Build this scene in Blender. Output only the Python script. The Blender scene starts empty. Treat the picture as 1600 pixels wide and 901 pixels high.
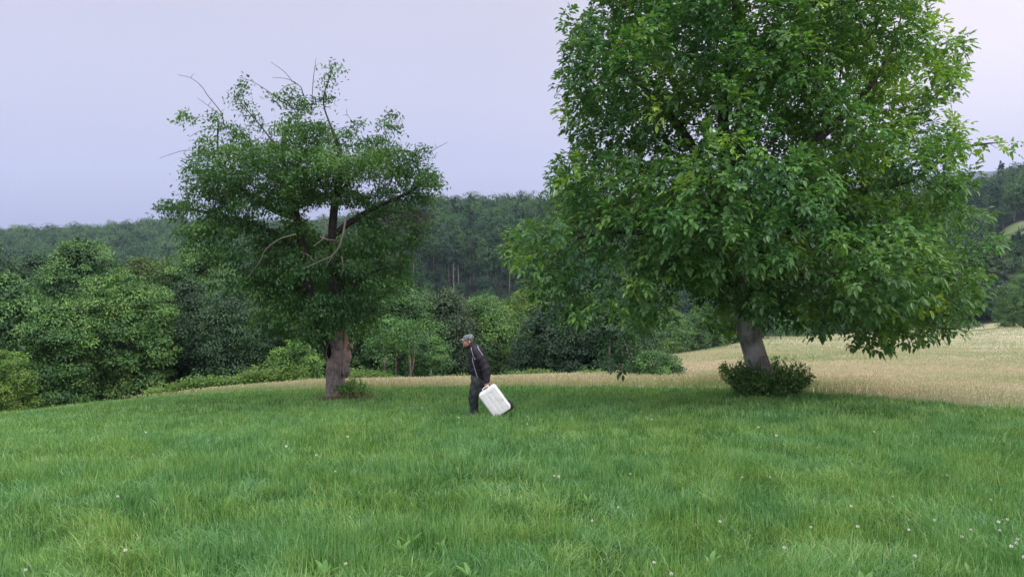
import bpy, bmesh, math, random
import numpy as np
from mathutils import Vector, Matrix

# ------------------------------------------------------------------ camera
R = math.radians
scene = bpy.context.scene
F = 1164.0                       # focal length in pixels of the 1600 px wide photograph
EYE = 1.65
PITCH = math.atan(100.5 / F)
cam_d = bpy.data.cameras.new('camera')
cam_d.sensor_width = 36.0
cam_d.lens = 36.0 * F / 1600.0
cam_d.clip_start = 0.05
cam_d.clip_end = 20000
cam = bpy.data.objects.new('camera', cam_d)
scene.collection.objects.link(cam)
cam.location = (0, 0, EYE)
cam.rotation_euler = (R(90) - PITCH, 0, 0)
scene.camera = cam

# ------------------------------------------------------------------ world and light
SUN_EL, SUN_AZ = 42.0, 112.0     # azimuth from +Y (view direction) towards +X (right)
SUN_W = 1.5
HAZE = 1.6e-4
world = bpy.data.worlds.new('World')
scene.world = world
world.use_nodes = True
wn, wl = world.node_tree.nodes, world.node_tree.links
wn.clear()
wout = wn.new('ShaderNodeOutputWorld')
bg_sky = wn.new('ShaderNodeBackground')
sky = wn.new('ShaderNodeTexSky')
sky.sky_type = 'NISHITA'
sky.sun_disc = False
sky.sun_elevation = R(SUN_EL)
sky.sun_rotation = R(SUN_AZ)
sky.air_density = 1.0
sky.dust_density = 2.0
wl.new(sky.outputs[0], bg_sky.inputs[0])
bg_sky.inputs[1].default_value = 0.03
# thin even veil of evening cloud, lavender low on the left, paler and pinker to the right and overhead
tc = wn.new('ShaderNodeTexCoord')
sep = wn.new('ShaderNodeSeparateXYZ')
wl.new(tc.outputs['Generated'], sep.inputs[0])
def wramp(stops):
    r = wn.new('ShaderNodeValToRGB')
    e = r.color_ramp.elements
    while len(e) < len(stops):
        e.new(0.5)
    for k, (p, c) in enumerate(stops):
        e[k].position = p
        e[k].color = (*c, 1)
    return r
r_el = wramp([(0.0, (.275, .265, .41)), (.06, (.33, .295, .43)), (.16, (.395, .36, .445)), (.32, (.44, .40, .455)), (.58, (1.75, 1.72, 1.78)), (1.0, (2.1, 2.1, 2.15))])
wl.new(sep.outputs['Z'], r_el.inputs[0])
r_az = wn.new('ShaderNodeMapRange')
r_az.interpolation_type = 'SMOOTHSTEP'
r_az.inputs['From Min'].default_value = -.1
r_az.inputs['From Max'].default_value = .62
wl.new(sep.outputs['X'], r_az.inputs['Value'])
mx = wn.new('ShaderNodeMix'); mx.data_type = 'RGBA'
wl.new(r_az.outputs[0], mx.inputs['Factor'])
wl.new(r_el.outputs[0], mx.inputs['A'])
r_el2 = wramp([(0.0, (.46, .43, .56)), (.08, (.55, .475, .56)), (.2, (.70, .60, .595)), (.35, (.72, .62, .605)), (.58, (2.0, 1.85, 1.85)), (1.0, (2.1, 2.1, 2.15))])
wl.new(sep.outputs['Z'], r_el2.inputs[0])
wl.new(r_el2.outputs[0], mx.inputs['B'])
nz = wn.new('ShaderNodeTexNoise')
nz.inputs['Scale'].default_value = 1.6
nz.inputs['Detail'].default_value = 3
mpz = wn.new('ShaderNodeMapping')
mpz.inputs['Scale'].default_value = (1, 1, 3.5)
wl.new(tc.outputs['Generated'], mpz.inputs[0]); wl.new(mpz.outputs[0], nz.inputs['Vector'])
nzr = wn.new('ShaderNodeMapRange')
nzr.inputs['To Min'].default_value = .86
nzr.inputs['To Max'].default_value = 1.05
wl.new(nz.outputs[0], nzr.inputs['Value'])
bg_cl = wn.new('ShaderNodeBackground')
wl.new(mx.outputs['Result'], bg_cl.inputs[0])
wl.new(nzr.outputs[0], bg_cl.inputs[1])
add = wn.new('ShaderNodeAddShader')
wl.new(bg_sky.outputs[0], add.inputs[0]); wl.new(bg_cl.outputs[0], add.inputs[1])
wl.new(add.outputs[0], wout.inputs[0])

sun_d = bpy.data.lights.new('sun', 'SUN')
sun_d.energy = SUN_W
sun_d.angle = R(14)
sun_d.color = (1.0, .93, .84)
sun = bpy.data.objects.new('sun', sun_d)
scene.collection.objects.link(sun)
_d = Vector((math.sin(R(SUN_AZ)) * math.cos(R(SUN_EL)), math.cos(R(SUN_AZ)) * math.cos(R(SUN_EL)), math.sin(R(SUN_EL))))
sun.rotation_euler = _d.to_track_quat('Z', 'Y').to_euler()

vs = scene.view_settings
vs.view_transform = 'Standard'
vs.look = 'None'
vs.exposure = 0.5
vs.gamma = 1.0
vs.use_curve_mapping = False
cy = scene.cycles
cy.max_bounces = 6
cy.diffuse_bounces = 3
cy.glossy_bounces = 2
cy.transmission_bounces = 4
cy.volume_bounces = 0
cy.use_fast_gi = False

# ------------------------------------------------------------------ helpers
COL = scene.collection
rng = np.random.default_rng(7)

def P(px, row, Y):
    """world point seen at a pixel of the photograph when it stands Y metres ahead"""
    dx = (px - 800) / F
    dy = -(row - 450.5) / F
    y = math.cos(PITCH) + dy * math.sin(PITCH)
    z = -math.sin(PITCH) + dy * math.cos(PITCH)
    k = Y / y
    return np.array([dx * k, Y, EYE + z * k])

def hermite(xs, ys, x):
    """monotone cubic through the knots"""
    xs, ys = np.asarray(xs, float), np.asarray(ys, float)
    h = np.diff(xs); d = np.diff(ys) / h
    m = np.zeros_like(ys)
    m[0], m[-1] = d[0], d[-1]
    s = d[:-1] * d[1:]
    m[1:-1] = np.where(s > 0, 2 * s / np.where(np.abs(d[:-1] + d[1:]) < 1e-9, 1, (d[:-1] + d[1:])), 0)
    x = np.clip(x, xs[0], xs[-1])
    k = np.clip(np.searchsorted(xs, x) - 1, 0, len(h) - 1)
    t = (x - xs[k]) / h[k]
    return ((2*t**3 - 3*t**2 + 1) * ys[k] + (t**3 - 2*t**2 + t) * h[k] * m[k]
            + (-2*t**3 + 3*t**2) * ys[k+1] + (t**3 - t**2) * h[k] * m[k+1])

# columns of the terrain: px -> [(Y, row or None, z or None)]
COLS = {
    0:    [(10, 712, None), (15, 677, None), (20, 660, None), (30, 645, None), (38, None, -8.2), (50, None, -12), (90, None, -22), (180, None, -40), (280, None, -45), (400, None, -31), (620, None, -15.5), (1000, None, -60), (2500, None, -60), (3000, None, -60), (5000, None, -60)],
    300:  [(10, 706, None), (15, 668, None), (20, 642, None), (28, 617, None), (36, None, -6.6), (50, None, -10), (90, None, -18), (180, None, -35), (280, None, -40), (400, None, -29), (600, None, -8.5), (1000, None, -60), (2500, None, -60), (3000, None, -60), (5000, None, -60)],
    700:  [(10, 701, None), (15, 652, None), (20, 626, None), (26, 606, None), (31, None, -5.1), (40, None, -7), (60, None, -10), (90, None, -16), (180, None, -35), (230, None, -30), (280, 446, None), (340, 388, None), (400, None, -1), (450, None, 4), (800, None, -40), (1000, None, -60), (2500, None, -60), (3000, None, -60), (5000, None, -60)],
    1000: [(10, 701, None), (15, 645, None), (20, 619, None), (24, 607, None), (31, 598, None), (40, 588, None), (60, 572, None), (90, 555, None), (180, None, -30), (230, None, -28), (280, 440, None), (340, 388, None), (400, None, -1), (450, None, 5), (800, None, -40), (1000, None, -60), (2500, None, -60), (3000, None, 60), (5000, None, -60)],
    1190: [(10, 700, None), (15, 638, None), (18, 619, None), (20, 611, None), (30, 592, None), (50, 567, None), (90, 540, None), (128, 529, None), (150, None, -25), (190, None, -31), (280, None, -22), (400, None, 2), (450, None, 5), (800, None, -40), (1000, None, -60), (2500, None, -60), (3000, 292, None), (5000, None, -60)],
    1400: [(10, 703, None), (15, 638, None), (16.5, 627, None), (25, 598, None), (50, 562, None), (80, 543, None), (120, 521, None), (150, None, -18), (200, None, -16), (300, None, -18), (400, None, 2), (450, None, 4), (800, None, -40), (1000, None, -60), (2500, None, -60), (3000, 276, None), (5000, None, -60)],
    1500: [(10, 706, None), (15, 636, None), (25, 602, None), (50, 563, None), (80, 541, None), (120, 515, None), (150, 504, None), (200, None, -15), (300, None, -10), (400, None, 8), (450, None, 8), (800, None, -30), (1000, None, -60), (2500, None, -60), (3000, 268, None), (5000, None, -60)],
    1600: [(10, 710, None), (14, 643, None), (25, 607, None), (50, 566, None), (80, 540, None), (120, 508, None), (150, 498, None), (200, 440, None), (240, 386, None), (290, 346, None), (400, None, 21), (450, None, 24), (800, None, -20), (1000, None, -60), (2500, None, -60), (3000, 262, None), (5000, None, -60)],
}
_col_a, _col_f = [], []
for px, kn in sorted(COLS.items()):
    a = math.atan((px - 800) / F)
    rr, zz = [0.0, 4.0, 6.0], [0.0, -.15 * 4 * math.cos(a), -.15 * 6 * math.cos(a)]
    for Y, row, z in kn:
        rr.append(Y / math.cos(a)); zz.append(P(px, row, Y)[2] if z is None else z)
    _col_a.append(a); _col_f.append((np.log(np.array(rr) + 3.0), np.array(zz)))
_col_a = np.array(_col_a)

def vnoise(x, y, s, seed=0):
    """smooth value noise"""
    x, y = np.asarray(x, float) / s, np.asarray(y, float) / s
    ix, iy = np.floor(x).astype(np.int64), np.floor(y).astype(np.int64)
    fx, fy = x - ix, y - iy
    fx, fy = fx*fx*(3-2*fx), fy*fy*(3-2*fy)
    def h(i, j):
        v = np.sin(i * 127.1 + j * 311.7 + seed * 74.7) * 43758.5453
        return v - np.floor(v)
    return (h(ix, iy)*(1-fx) + h(ix+1, iy)*fx)*(1-fy) + (h(ix, iy+1)*(1-fx) + h(ix+1, iy+1)*fx)*fy

def vnoise3(p, s, seed=0):
    p = np.asarray(p)/s
    i = np.floor(p).astype(np.int64); f = p-i; f = f*f*(3-2*f)
    out = 0
    for a in (0, 1):
        for b in (0, 1):
            for c in (0, 1):
                v = np.sin((i[:, 0]+a)*127.1 + (i[:, 1]+b)*311.7 + (i[:, 2]+c)*269.5 + seed*74.7)*43758.5453
                v = v-np.floor(v)
                out = out + v*(f[:, 0] if a else 1-f[:, 0])*(f[:, 1] if b else 1-f[:, 1])*(f[:, 2] if c else 1-f[:, 2])
    return out

def ground(x, y):
    x, y = np.atleast_1d(np.asarray(x, float)), np.atleast_1d(np.asarray(y, float))
    r = np.hypot(x, y)
    a = np.arctan2(x, y)
    ac = np.clip(a, _col_a[0], _col_a[-1])
    lr = np.log(r + 3.0)
    Z = np.stack([hermite(f[0], f[1], lr) for f in _col_f])
    k = np.clip(np.searchsorted(_col_a, ac) - 1, 0, len(_col_a) - 2)
    t = (ac - _col_a[k]) / (_col_a[k+1] - _col_a[k])
    t = t*t*(3-2*t)
    n = np.arange(len(x))
    z = Z[k, n] * (1-t) + Z[k+1, n] * t
    # gentle ground unevenness, then the wide hill behind the viewer
    z = z + (vnoise(x, y, 1.7, 3) - .5) * .05 * np.clip((r-3)/6, 0, 1) + (vnoise(x, y, 30, 5) - .5) * np.clip((r-60)/200, 0, 1) * 3
    back = np.clip((np.abs(a) - 1.2) / .9, 0, 1)
    back = back*back*(3-2*back)
    return z * (1-back) + back * (.04 * np.minimum(r, 400))

def gz(x, y):
    return float(ground([x], [y])[0])

_ex = np.array([-500, 0, 170, 300, 500, 800, 1050, 1200, 1300, 1450, 1600, 1900])
_eY = np.array([31, 30, 29, 28, 27, 26, 23, 20, 18.2, 16, 14, 11.5])
_ea = np.arctan((_ex - 800) / F)
def edgeY(x, y):
    a = np.arctan2(x, y)
    return np.interp(a, _ea, _eY)
def lawn_dist(x, y):
    """metres beyond (+) or before (-) the mown edge"""
    return y - edgeY(x, y) + (vnoise(x, y, 2.5, 9) - .5) * .8

def link(o, parent=None):
    COL.objects.link(o)
    if parent is not None:
        o.parent = parent
    return o

def empty(name, loc, label=None, cat=None, group=None, rz=0.0):
    o = bpy.data.objects.new(name, None)
    o.empty_display_size = .2
    o.location = tuple(float(v) for v in loc); o.rotation_euler = (0, 0, rz)
    link(o)
    tag(o, label, cat, group)
    return o

def tag(o, label=None, cat=None, group=None, kind=None):
    if label: o['label'] = label
    if cat: o['category'] = cat
    if group: o['group'] = group
    if kind: o['kind'] = kind
    return o

class MB:
    """numpy mesh collector; faces of any constant size per batch; a float 'rnd' per vertex"""
    def __init__(self):
        self.v, self.f, self.r, self.n = [], [], [], 0
    def add(self, v, f, r=None):
        v = np.asarray(v, np.float32).reshape(-1, 3)
        f = np.asarray(f, np.int64)
        self.v.append(v); self.f.append(f + self.n)
        self.r.append(np.zeros(len(v), np.float32) if r is None else np.broadcast_to(np.asarray(r, np.float32), (len(v),)))
        self.n += len(v)
    def mesh(self, name, mat, smooth=False):
        me = bpy.data.meshes.new(name)
        v = np.concatenate(self.v); r = np.concatenate(self.r)
        loops = np.concatenate([f.ravel() for f in self.f])
        tot = np.concatenate([np.full(len(f), f.shape[1]) for f in self.f])
        st = np.concatenate([[0], np.cumsum(tot)[:-1]])
        me.vertices.add(len(v)); me.vertices.foreach_set('co', v.ravel())
        me.loops.add(len(loops)); me.loops.foreach_set('vertex_index', loops.astype(np.int32))
        me.polygons.add(len(tot)); me.polygons.foreach_set('loop_start', st.astype(np.int32))
        me.polygons.foreach_set('loop_total', tot.astype(np.int32))
        me.polygons.foreach_set('use_smooth', np.full(len(tot), bool(smooth)))
        at = me.attributes.new('rnd', 'FLOAT', 'POINT')
        at.data.foreach_set('value', r.astype(np.float32))
        me.materials.append(mat)
        me.update(calc_edges=True)
        me.validate(verbose=False)
        return me
    def obj(self, name, mat, parent=None, smooth=False, origin=None):
        if origin is not None:
            o3 = np.asarray(origin, np.float32)
            self.v = [a - o3 for a in self.v]
        o = bpy.data.objects.new(name, self.mesh(name, mat, smooth))
        if origin is not None and parent is None:
            o.location = tuple(float(q) for q in origin)
        return link(o, parent)

def unit(a):
    return a / np.maximum(np.linalg.norm(a, axis=-1, keepdims=True), 1e-9)

def leaves(mb, base, d, nrm, L, W, rnd, six=False, droop=.0):
    """folded leaf blades: base point, direction, face normal, length, width"""
    d = unit(d); s = unit(np.cross(d, nrm)); n = np.cross(s, d)
    L = np.broadcast_to(L, (len(base),))[:, None]; W = np.broadcast_to(W, (len(base),))[:, None]
    tip = base + d * L; tip[:, 2] -= droop * L[:, 0]
    if six:
        a1, a2 = base + d*L*.28 + n*W*.12, base + d*L*.68 + n*W*.10
        vs_ = np.stack([base, a1 - s*W*.42, a2 - s*W*.40, tip, a2 + s*W*.40, a1 + s*W*.42], 1)
        k = np.arange(len(base))[:, None] * 6
        f = np.concatenate([k + [0, 1, 2, 3], k + [0, 3, 4, 5]])
        mb.add(vs_, f, np.repeat(rnd, 6))
    else:
        m = base + d*L*.45 + n*W*.18
        vs_ = np.stack([base, m - s*W*.5, tip, m + s*W*.5], 1)
        k = np.arange(len(base))[:, None] * 4
        mb.add(vs_, k + [0, 1, 2, 3], np.repeat(rnd, 4))

def tube(mb, pts, rad, sides=8, rnd=.5, wob=0.0, cap=True):
    pts = np.asarray(pts, float); n = len(pts)
    rad = np.broadcast_to(np.asarray(rad, float), (n,))
    t = np.gradient(pts, axis=0); t = unit(t)
    ref = np.array([0, 1., 0]) if abs(t[0][1]) < .8 else np.array([1., 0, 0])
    u = unit(np.cross(t[0], ref)); U = []
    for k in range(n):
        u = u - t[k] * np.dot(u, t[k]); u = u / max(np.linalg.norm(u), 1e-9); U.append(u)
    U = np.array(U); V = np.cross(t, U)
    an = np.arange(sides) * 2 * math.pi / sides
    rr = rad[:, None] * np.ones(sides)
    if wob:
        seed = rng.uniform(0, 50)
        hh = np.concatenate([[0], np.cumsum(np.linalg.norm(np.diff(pts, axis=0), axis=1))])[:, None]
        rr = rr * (1 + wob * (np.sin(an*3 + seed + hh*1.1) * .5 + np.sin(an*5 + seed*2 - hh*2.3) * .3 + np.sin(an*2 + hh*4 + seed) * .3))
    ring = pts[:, None, :] + rr[..., None] * (np.cos(an)[None, :, None] * U[:, None, :] + np.sin(an)[None, :, None] * V[:, None, :])
    i = np.arange(n-1)[:, None] * sides; j = np.arange(sides)[None, :]; j2 = (j+1) % sides
    f = np.stack([i+j, i+j2, i+sides+j2, i+sides+j], -1).reshape(-1, 4)
    mb.add(ring, f, rnd)
    if cap and sides <= 24:
        mb.add(ring[-1], np.arange(sides)[None, :], rnd)
        mb.add(ring[0], np.arange(sides)[None, ::-1], rnd)

def smooth_line(pts, rad, per=6):
    """Catmull-Rom through control points, with radii"""
    p = np.asarray(pts, float); r = np.asarray(rad, float)
    p = np.vstack([2*p[0]-p[1], p, 2*p[-1]-p[-2]]); r2 = np.concatenate([[r[0]], r, [r[-1]]])
    o, q = [], []
    for k in range(1, len(p)-2):
        for s in range(per):
            t = s / per
            o.append(.5*((2*p[k]) + (-p[k-1]+p[k+1])*t + (2*p[k-1]-5*p[k]+4*p[k+1]-p[k+2])*t*t + (-p[k-1]+3*p[k]-3*p[k+1]+p[k+2])*t**3))
            q.append(r2[k]*(1-t) + r2[k+1]*t)
    o.append(p[-2]); q.append(r2[-2])
    return np.array(o), np.array(q)

# ------------------------------------------------------------------ materials
def newmat(name):
    m = bpy.data.materials.new(name); m.use_nodes = True
    m.node_tree.nodes.clear()
    return m, m.node_tree.nodes, m.node_tree.links

def N(nodes, typ, **kw):
    n = nodes.new(typ)
    for k, v in kw.items():
        if k in n.inputs: n.inputs[k].default_value = v
        else: setattr(n, k, v)
    return n

def ramp(nodes, stops, interp='LINEAR'):
    r = nodes.new('ShaderNodeValToRGB'); r.color_ramp.interpolation = interp
    e = r.color_ramp.elements
    while len(e) < len(stops): e.new(.5)
    for k, (p, c) in enumerate(stops):
        e[k].position = p; e[k].color = (*c, 1) if len(c) == 3 else c
    return r

def mixc(nodes, links, fac, a, b, mode='MIX'):
    m = nodes.new('ShaderNodeMix'); m.data_type = 'RGBA'; m.blend_type = mode
    for sock, val in ((m.inputs['Factor'], fac), (m.inputs['A'], a), (m.inputs['B'], b)):
        if isinstance(val, bpy.types.NodeSocket): links.new(val, sock)
        elif isinstance(val, (int, float)): sock.default_value = val
        else: sock.default_value = (*val, 1)
    return m.outputs['Result']

def leafmat(name, dark, mid, light, rough=.42, trans=.3, spec=.45, nscale=.9, hue=(.8, .95, .75), objvar=0.0, world=False, sat_t=1.0):
    m, nd, ln = newmat(name)
    at = N(nd, 'ShaderNodeAttribute', attribute_name='rnd')
    rp = ramp(nd, [(0, dark), (.55, mid), (1, light)])
    ln.new(at.outputs['Fac'], rp.inputs[0])
    if world:
        co = nd.new('ShaderNodeNewGeometry').outputs['Position']
    else:
        co = nd.new('ShaderNodeTexCoord').outputs['Object']
    nz = N(nd, 'ShaderNodeTexNoise', Scale=nscale, Detail=2.0)
    ln.new(co, nz.inputs['Vector'])
    mr = N(nd, 'ShaderNodeMapRange'); mr.inputs['From Min'].default_value = .35; mr.inputs['From Max'].default_value = .65
    ln.new(nz.outputs[0], mr.inputs['Value'])
    tint = mixc(nd, ln, mr.outputs[0], hue, (1.12, 1.08, 1.0))
    col = mixc(nd, ln, 1.0, rp.outputs[0], tint, 'MULTIPLY')
    if objvar:
        oi = nd.new('ShaderNodeObjectInfo')
        r2 = ramp(nd, [(0, (1-objvar, 1-objvar*.7, 1-objvar*.3)), (.5, (1, 1, 1)), (1, (1+objvar, 1+objvar*.8, 1-objvar*.5))])
        ln.new(oi.outputs['Random'], r2.inputs[0])
        col = mixc(nd, ln, 1.0, col, r2.outputs[0], 'MULTIPLY')
    p = N(nd, 'ShaderNodeBsdfPrincipled', Roughness=rough)
    p.inputs['Specular IOR Level'].default_value = spec
    ln.new(col, p.inputs['Base Color'])
    t = nd.new('ShaderNodeBsdfTranslucent')
    tcol = mixc(nd, ln, 1.0, col, (1.5*sat_t, 1.45*sat_t, .55), 'MULTIPLY')
    ln.new(tcol, t.inputs[0])
    mx = nd.new('ShaderNodeMixShader'); mx.inputs[0].default_value = trans
    ln.new(p.outputs[0], mx.inputs[1]); ln.new(t.outputs[0], mx.inputs[2])
    out = nd.new('ShaderNodeOutputMaterial'); ln.new(mx.outputs[0], out.inputs[0])
    return m

def barkmat(name, dark, light, patch=None, scale=6.0, bump=.6):
    m, nd, ln = newmat(name)
    tc = nd.new('ShaderNodeTexCoord')
    mp = N(nd, 'ShaderNodeMapping'); mp.inputs['Scale'].default_value = (1, 1, .35)
    ln.new(tc.outputs['Object'], mp.inputs[0])
    nz = N(nd, 'ShaderNodeTexNoise', Scale=scale*2.2, Detail=8.0, Roughness=.7)
    ln.new(mp.outputs[0], nz.inputs['Vector'])
    vo = N(nd, 'ShaderNodeTexVoronoi', Scale=scale*2.4); vo.feature = 'DISTANCE_TO_EDGE'
    ln.new(mp.outputs[0], vo.inputs['Vector'])
    vr = ramp(nd, [(0, (.45, .45, .45)), (.14, (1, 1, 1))]); ln.new(vo.outputs[0], vr.inputs[0])
    rp = ramp(nd, [(.3, dark), (.7, light)]); ln.new(nz.outputs[0], rp.inputs[0])
    col = mixc(nd, ln, .7, rp.outputs[0], vr.outputs[0], 'MULTIPLY')
    if patch:
        n2 = N(nd, 'ShaderNodeTexNoise', Scale=1.7, Detail=3.0); ln.new(tc.outputs['Object'], n2.inputs['Vector'])
        r2 = ramp(nd, [(.48, (0, 0, 0)), (.62, (1, 1, 1))]); ln.new(n2.outputs[0], r2.inputs[0])
        col = mixc(nd, ln, r2.outputs[0], col, patch)
    p = N(nd, 'ShaderNodeBsdfPrincipled', Roughness=.85); p.inputs['Specular IOR Level'].default_value = .2
    ln.new(col, p.inputs['Base Color'])
    b = N(nd, 'ShaderNodeBump', Strength=bump, Distance=.03)
    hh = mixc(nd, ln, .5, nz.outputs[0], vr.outputs[0])
    ln.new(hh, b.inputs['Height']); ln.new(b.outputs[0], p.inputs['Normal'])
    out = nd.new('ShaderNodeOutputMaterial'); ln.new(p.outputs[0], out.inputs[0])
    return m

def plain(name, col, rough=.7, spec=.3, var=.12, scale=12.0, bump=0.0, metal=0.0):
    m, nd, ln = newmat(name)
    tc = nd.new('ShaderNodeTexCoord')
    nz = N(nd, 'ShaderNodeTexNoise', Scale=scale, Detail=5.0); ln.new(tc.outputs['Object'], nz.inputs['Vector'])
    a = tuple(c*(1-var*2) for c in col); b = tuple(min(1, c*(1+var*2)) for c in col)
    rp = ramp(nd, [(.3, a), (.7, b)]); ln.new(nz.outputs[0], rp.inputs[0])
    p = N(nd, 'ShaderNodeBsdfPrincipled', Roughness=rough, Metallic=metal); p.inputs['Specular IOR Level'].default_value = spec
    ln.new(rp.outputs[0], p.inputs['Base Color'])
    if bump:
        bp = N(nd, 'ShaderNodeBump', Strength=bump, Distance=.01); ln.new(nz.outputs[0], bp.inputs['Height']); ln.new(bp.outputs[0], p.inputs['Normal'])
    out = nd.new('ShaderNodeOutputMaterial'); ln.new(p.outputs[0], out.inputs[0])
    return m

M_walnut = leafmat('walnut_leaf', (.034, .098, .036), (.108, .232, .062), (.290, .420, .070), rough=.48, trans=.34, spec=.42, nscale=.55, hue=(.72, .92, .95))
M_cherry = leafmat('cherry_leaf', (.026, .080, .028), (.066, .160, .044), (.155, .275, .055), rough=.45, trans=.30, nscale=.8)
M_edge = leafmat('edge_leaf', (.022, .068, .026), (.060, .150, .048), (.140, .260, .072), rough=.5, trans=.22, nscale=.5, objvar=.12)
M_edge_light = leafmat('light_leaf', (.034, .090, .028), (.084, .180, .048), (.165, .285, .075), rough=.5, trans=.25, nscale=.6, objvar=.10)
M_edge_dark = leafmat('dark_leaf', (.014, .042, .022), (.026, .072, .034), (.050, .110, .045), rough=.55, trans=.15, nscale=.5, objvar=.12)
M_far = leafmat('far_leaf', (.014, .042, .026), (.042, .100, .046), (.095, .175, .065), rough=.7, trans=.12, spec=.2, nscale=.2, objvar=.42)
M_bush = leafmat('shoot_leaf', (.036, .095, .032), (.085, .190, .052), (.16, .30, .075), rough=.45, trans=.25, nscale=3)
M_bark_w = barkmat('walnut_bark', (.13, .11, .105), (.40, .35, .34), patch=(.50, .44, .44), scale=7)
M_bark_c = barkmat('cherry_bark', (.08, .062, .062), (.29, .235, .235), patch=(.36, .26, .23), scale=6, bump=.9)
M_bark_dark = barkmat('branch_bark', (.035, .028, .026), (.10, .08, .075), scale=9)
M_bark_far = barkmat('far_bark', (.12, .11, .10), (.30, .28, .26), scale=1.0, bump=.2)
M_dead = barkmat('dead_wood', (.15, .125, .115), (.33, .29, .26), scale=12, bump=.3)

# ------------------------------------------------------------------ the ground sheet
def build_ground():
    az = np.concatenate([np.arange(-180, -50, 2.5), np.arange(-50, 50, .25), np.arange(50, 180, 2.5)]) * math.pi / 180
    rr = np.concatenate([[0.0], np.geomspace(.8, 6500, 330)])
    A, Rr = np.meshgrid(az, rr[1:])
    x, y = (Rr*np.sin(A)).ravel(), (Rr*np.cos(A)).ravel()
    z = ground(x, y)
    v = np.stack([x, y, z], 1)
    na, nr = len(az), len(rr)-1
    i = np.arange(nr-1)[:, None]*na; j = np.arange(na)[None, :]; j2 = (j+1) % na
    f = np.stack([i+j, i+j2, i+na+j2, i+na+j], -1).reshape(-1, 4)[:, ::-1]
    mb = MB()
    v = np.vstack([v, [[0, 0, gz(0, 0.001)]]])
    d = lawn_dist(v[:, 0], v[:, 1]); a = np.arctan2(v[:, 0], v[:, 1]); r = np.hypot(v[:, 0], v[:, 1])
    # zone: 0 mown green, 1 tan hay meadow, 2 forest floor, 3 pale far meadow
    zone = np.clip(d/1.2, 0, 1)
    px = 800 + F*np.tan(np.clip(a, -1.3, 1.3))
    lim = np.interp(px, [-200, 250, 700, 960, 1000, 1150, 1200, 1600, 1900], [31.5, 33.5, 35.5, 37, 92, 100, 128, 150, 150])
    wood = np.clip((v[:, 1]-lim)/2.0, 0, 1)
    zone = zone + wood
    patch = (px > 1566) & (v[:, 1] > 225) & (v[:, 1] < 300)
    zone = np.where(patch, 3.0, zone)
    zone = np.where(np.abs(a) > 1.5, 0.0, zone)
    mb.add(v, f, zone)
    c = len(v)-1
    mb.f.append(np.stack([j2[0], j[0], np.full(na, c)], 1))
    m, nd, ln = newmat('ground')
    at = N(nd, 'ShaderNodeAttribute', attribute_name='rnd')
    co = nd.new('ShaderNodeNewGeometry').outputs['Position']
    n1 = N(nd, 'ShaderNodeTexNoise', Scale=14.0, Detail=6.0, Roughness=.7); ln.new(co, n1.inputs['Vector'])
    n2 = N(nd, 'ShaderNodeTexNoise', Scale=.16, Detail=5.0, Roughness=.65); ln.new(co, n2.inputs['Vector'])
    lawn = ramp(nd, [(.3, (.014, .034, .008)), (.7, (.040, .080, .020))]); ln.new(n1.outputs[0], lawn.inputs[0])
    tanr = ramp(nd, [(.36, (.20, .235, .12)), (.48, (.30, .285, .185)), (.62, (.37, .325, .235))]); ln.new(n2.outputs[0], tanr.inputs[0])
    tfine = mixc(nd, ln, .35, tanr.outputs[0], n1.outputs[1], 'OVERLAY')
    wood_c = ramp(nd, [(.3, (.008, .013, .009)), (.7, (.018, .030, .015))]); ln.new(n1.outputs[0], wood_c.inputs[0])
    pale = ramp(nd, [(.4, (.075, .115, .045)), (.6, (.115, .15, .065))]); ln.new(n2.outputs[0], pale.inputs[0])
    def stepf(a0, b0):
        q = N(nd, 'ShaderNodeMapRange'); q.inputs['From Min'].default_value = a0; q.inputs['From Max'].default_value = b0
        ln.new(at.outputs['Fac'], q.inputs['Value']); return q.outputs[0]
    c1 = mixc(nd, ln, stepf(.0, 1.0), lawn.outputs[0], tfine)
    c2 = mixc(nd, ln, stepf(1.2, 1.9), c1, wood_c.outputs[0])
    c3 = mixc(nd, ln, stepf(2.4, 2.8), c2, pale.outputs[0])
    p = N(nd, 'ShaderNodeBsdfPrincipled', Roughness=.95); p.inputs['Specular IOR Level'].default_value = .1
    ln.new(c3, p.inputs['Base Color'])
    b = N(nd, 'ShaderNodeBump', Strength=.8, Distance=.08); ln.new(n1.outputs[0], b.inputs['Height']); ln.new(b.outputs[0], p.inputs['Normal'])
    out = nd.new('ShaderNodeOutputMaterial'); ln.new(p.outputs[0], out.inputs[0])
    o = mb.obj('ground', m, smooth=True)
    tag(o, kind='structure')
build_ground()

# ------------------------------------------------------------------ grass
def frustum_points(Y0, Y1, dens, margin=.12, pxlo=-60, pxhi=1660):
    """random points in the seen wedge between two distances; dens per m2"""
    t0, t1 = (pxlo-800)/F - margin*0, (pxhi-800)/F + margin*0
    area = .5*(t1-t0)*(Y1**2-Y0**2)
    n = int(area*dens)
    Y = np.sqrt(rng.uniform(Y0**2, Y1**2, n))
    x = Y*rng.uniform(t0, t1, n)
    return x, Y

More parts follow.
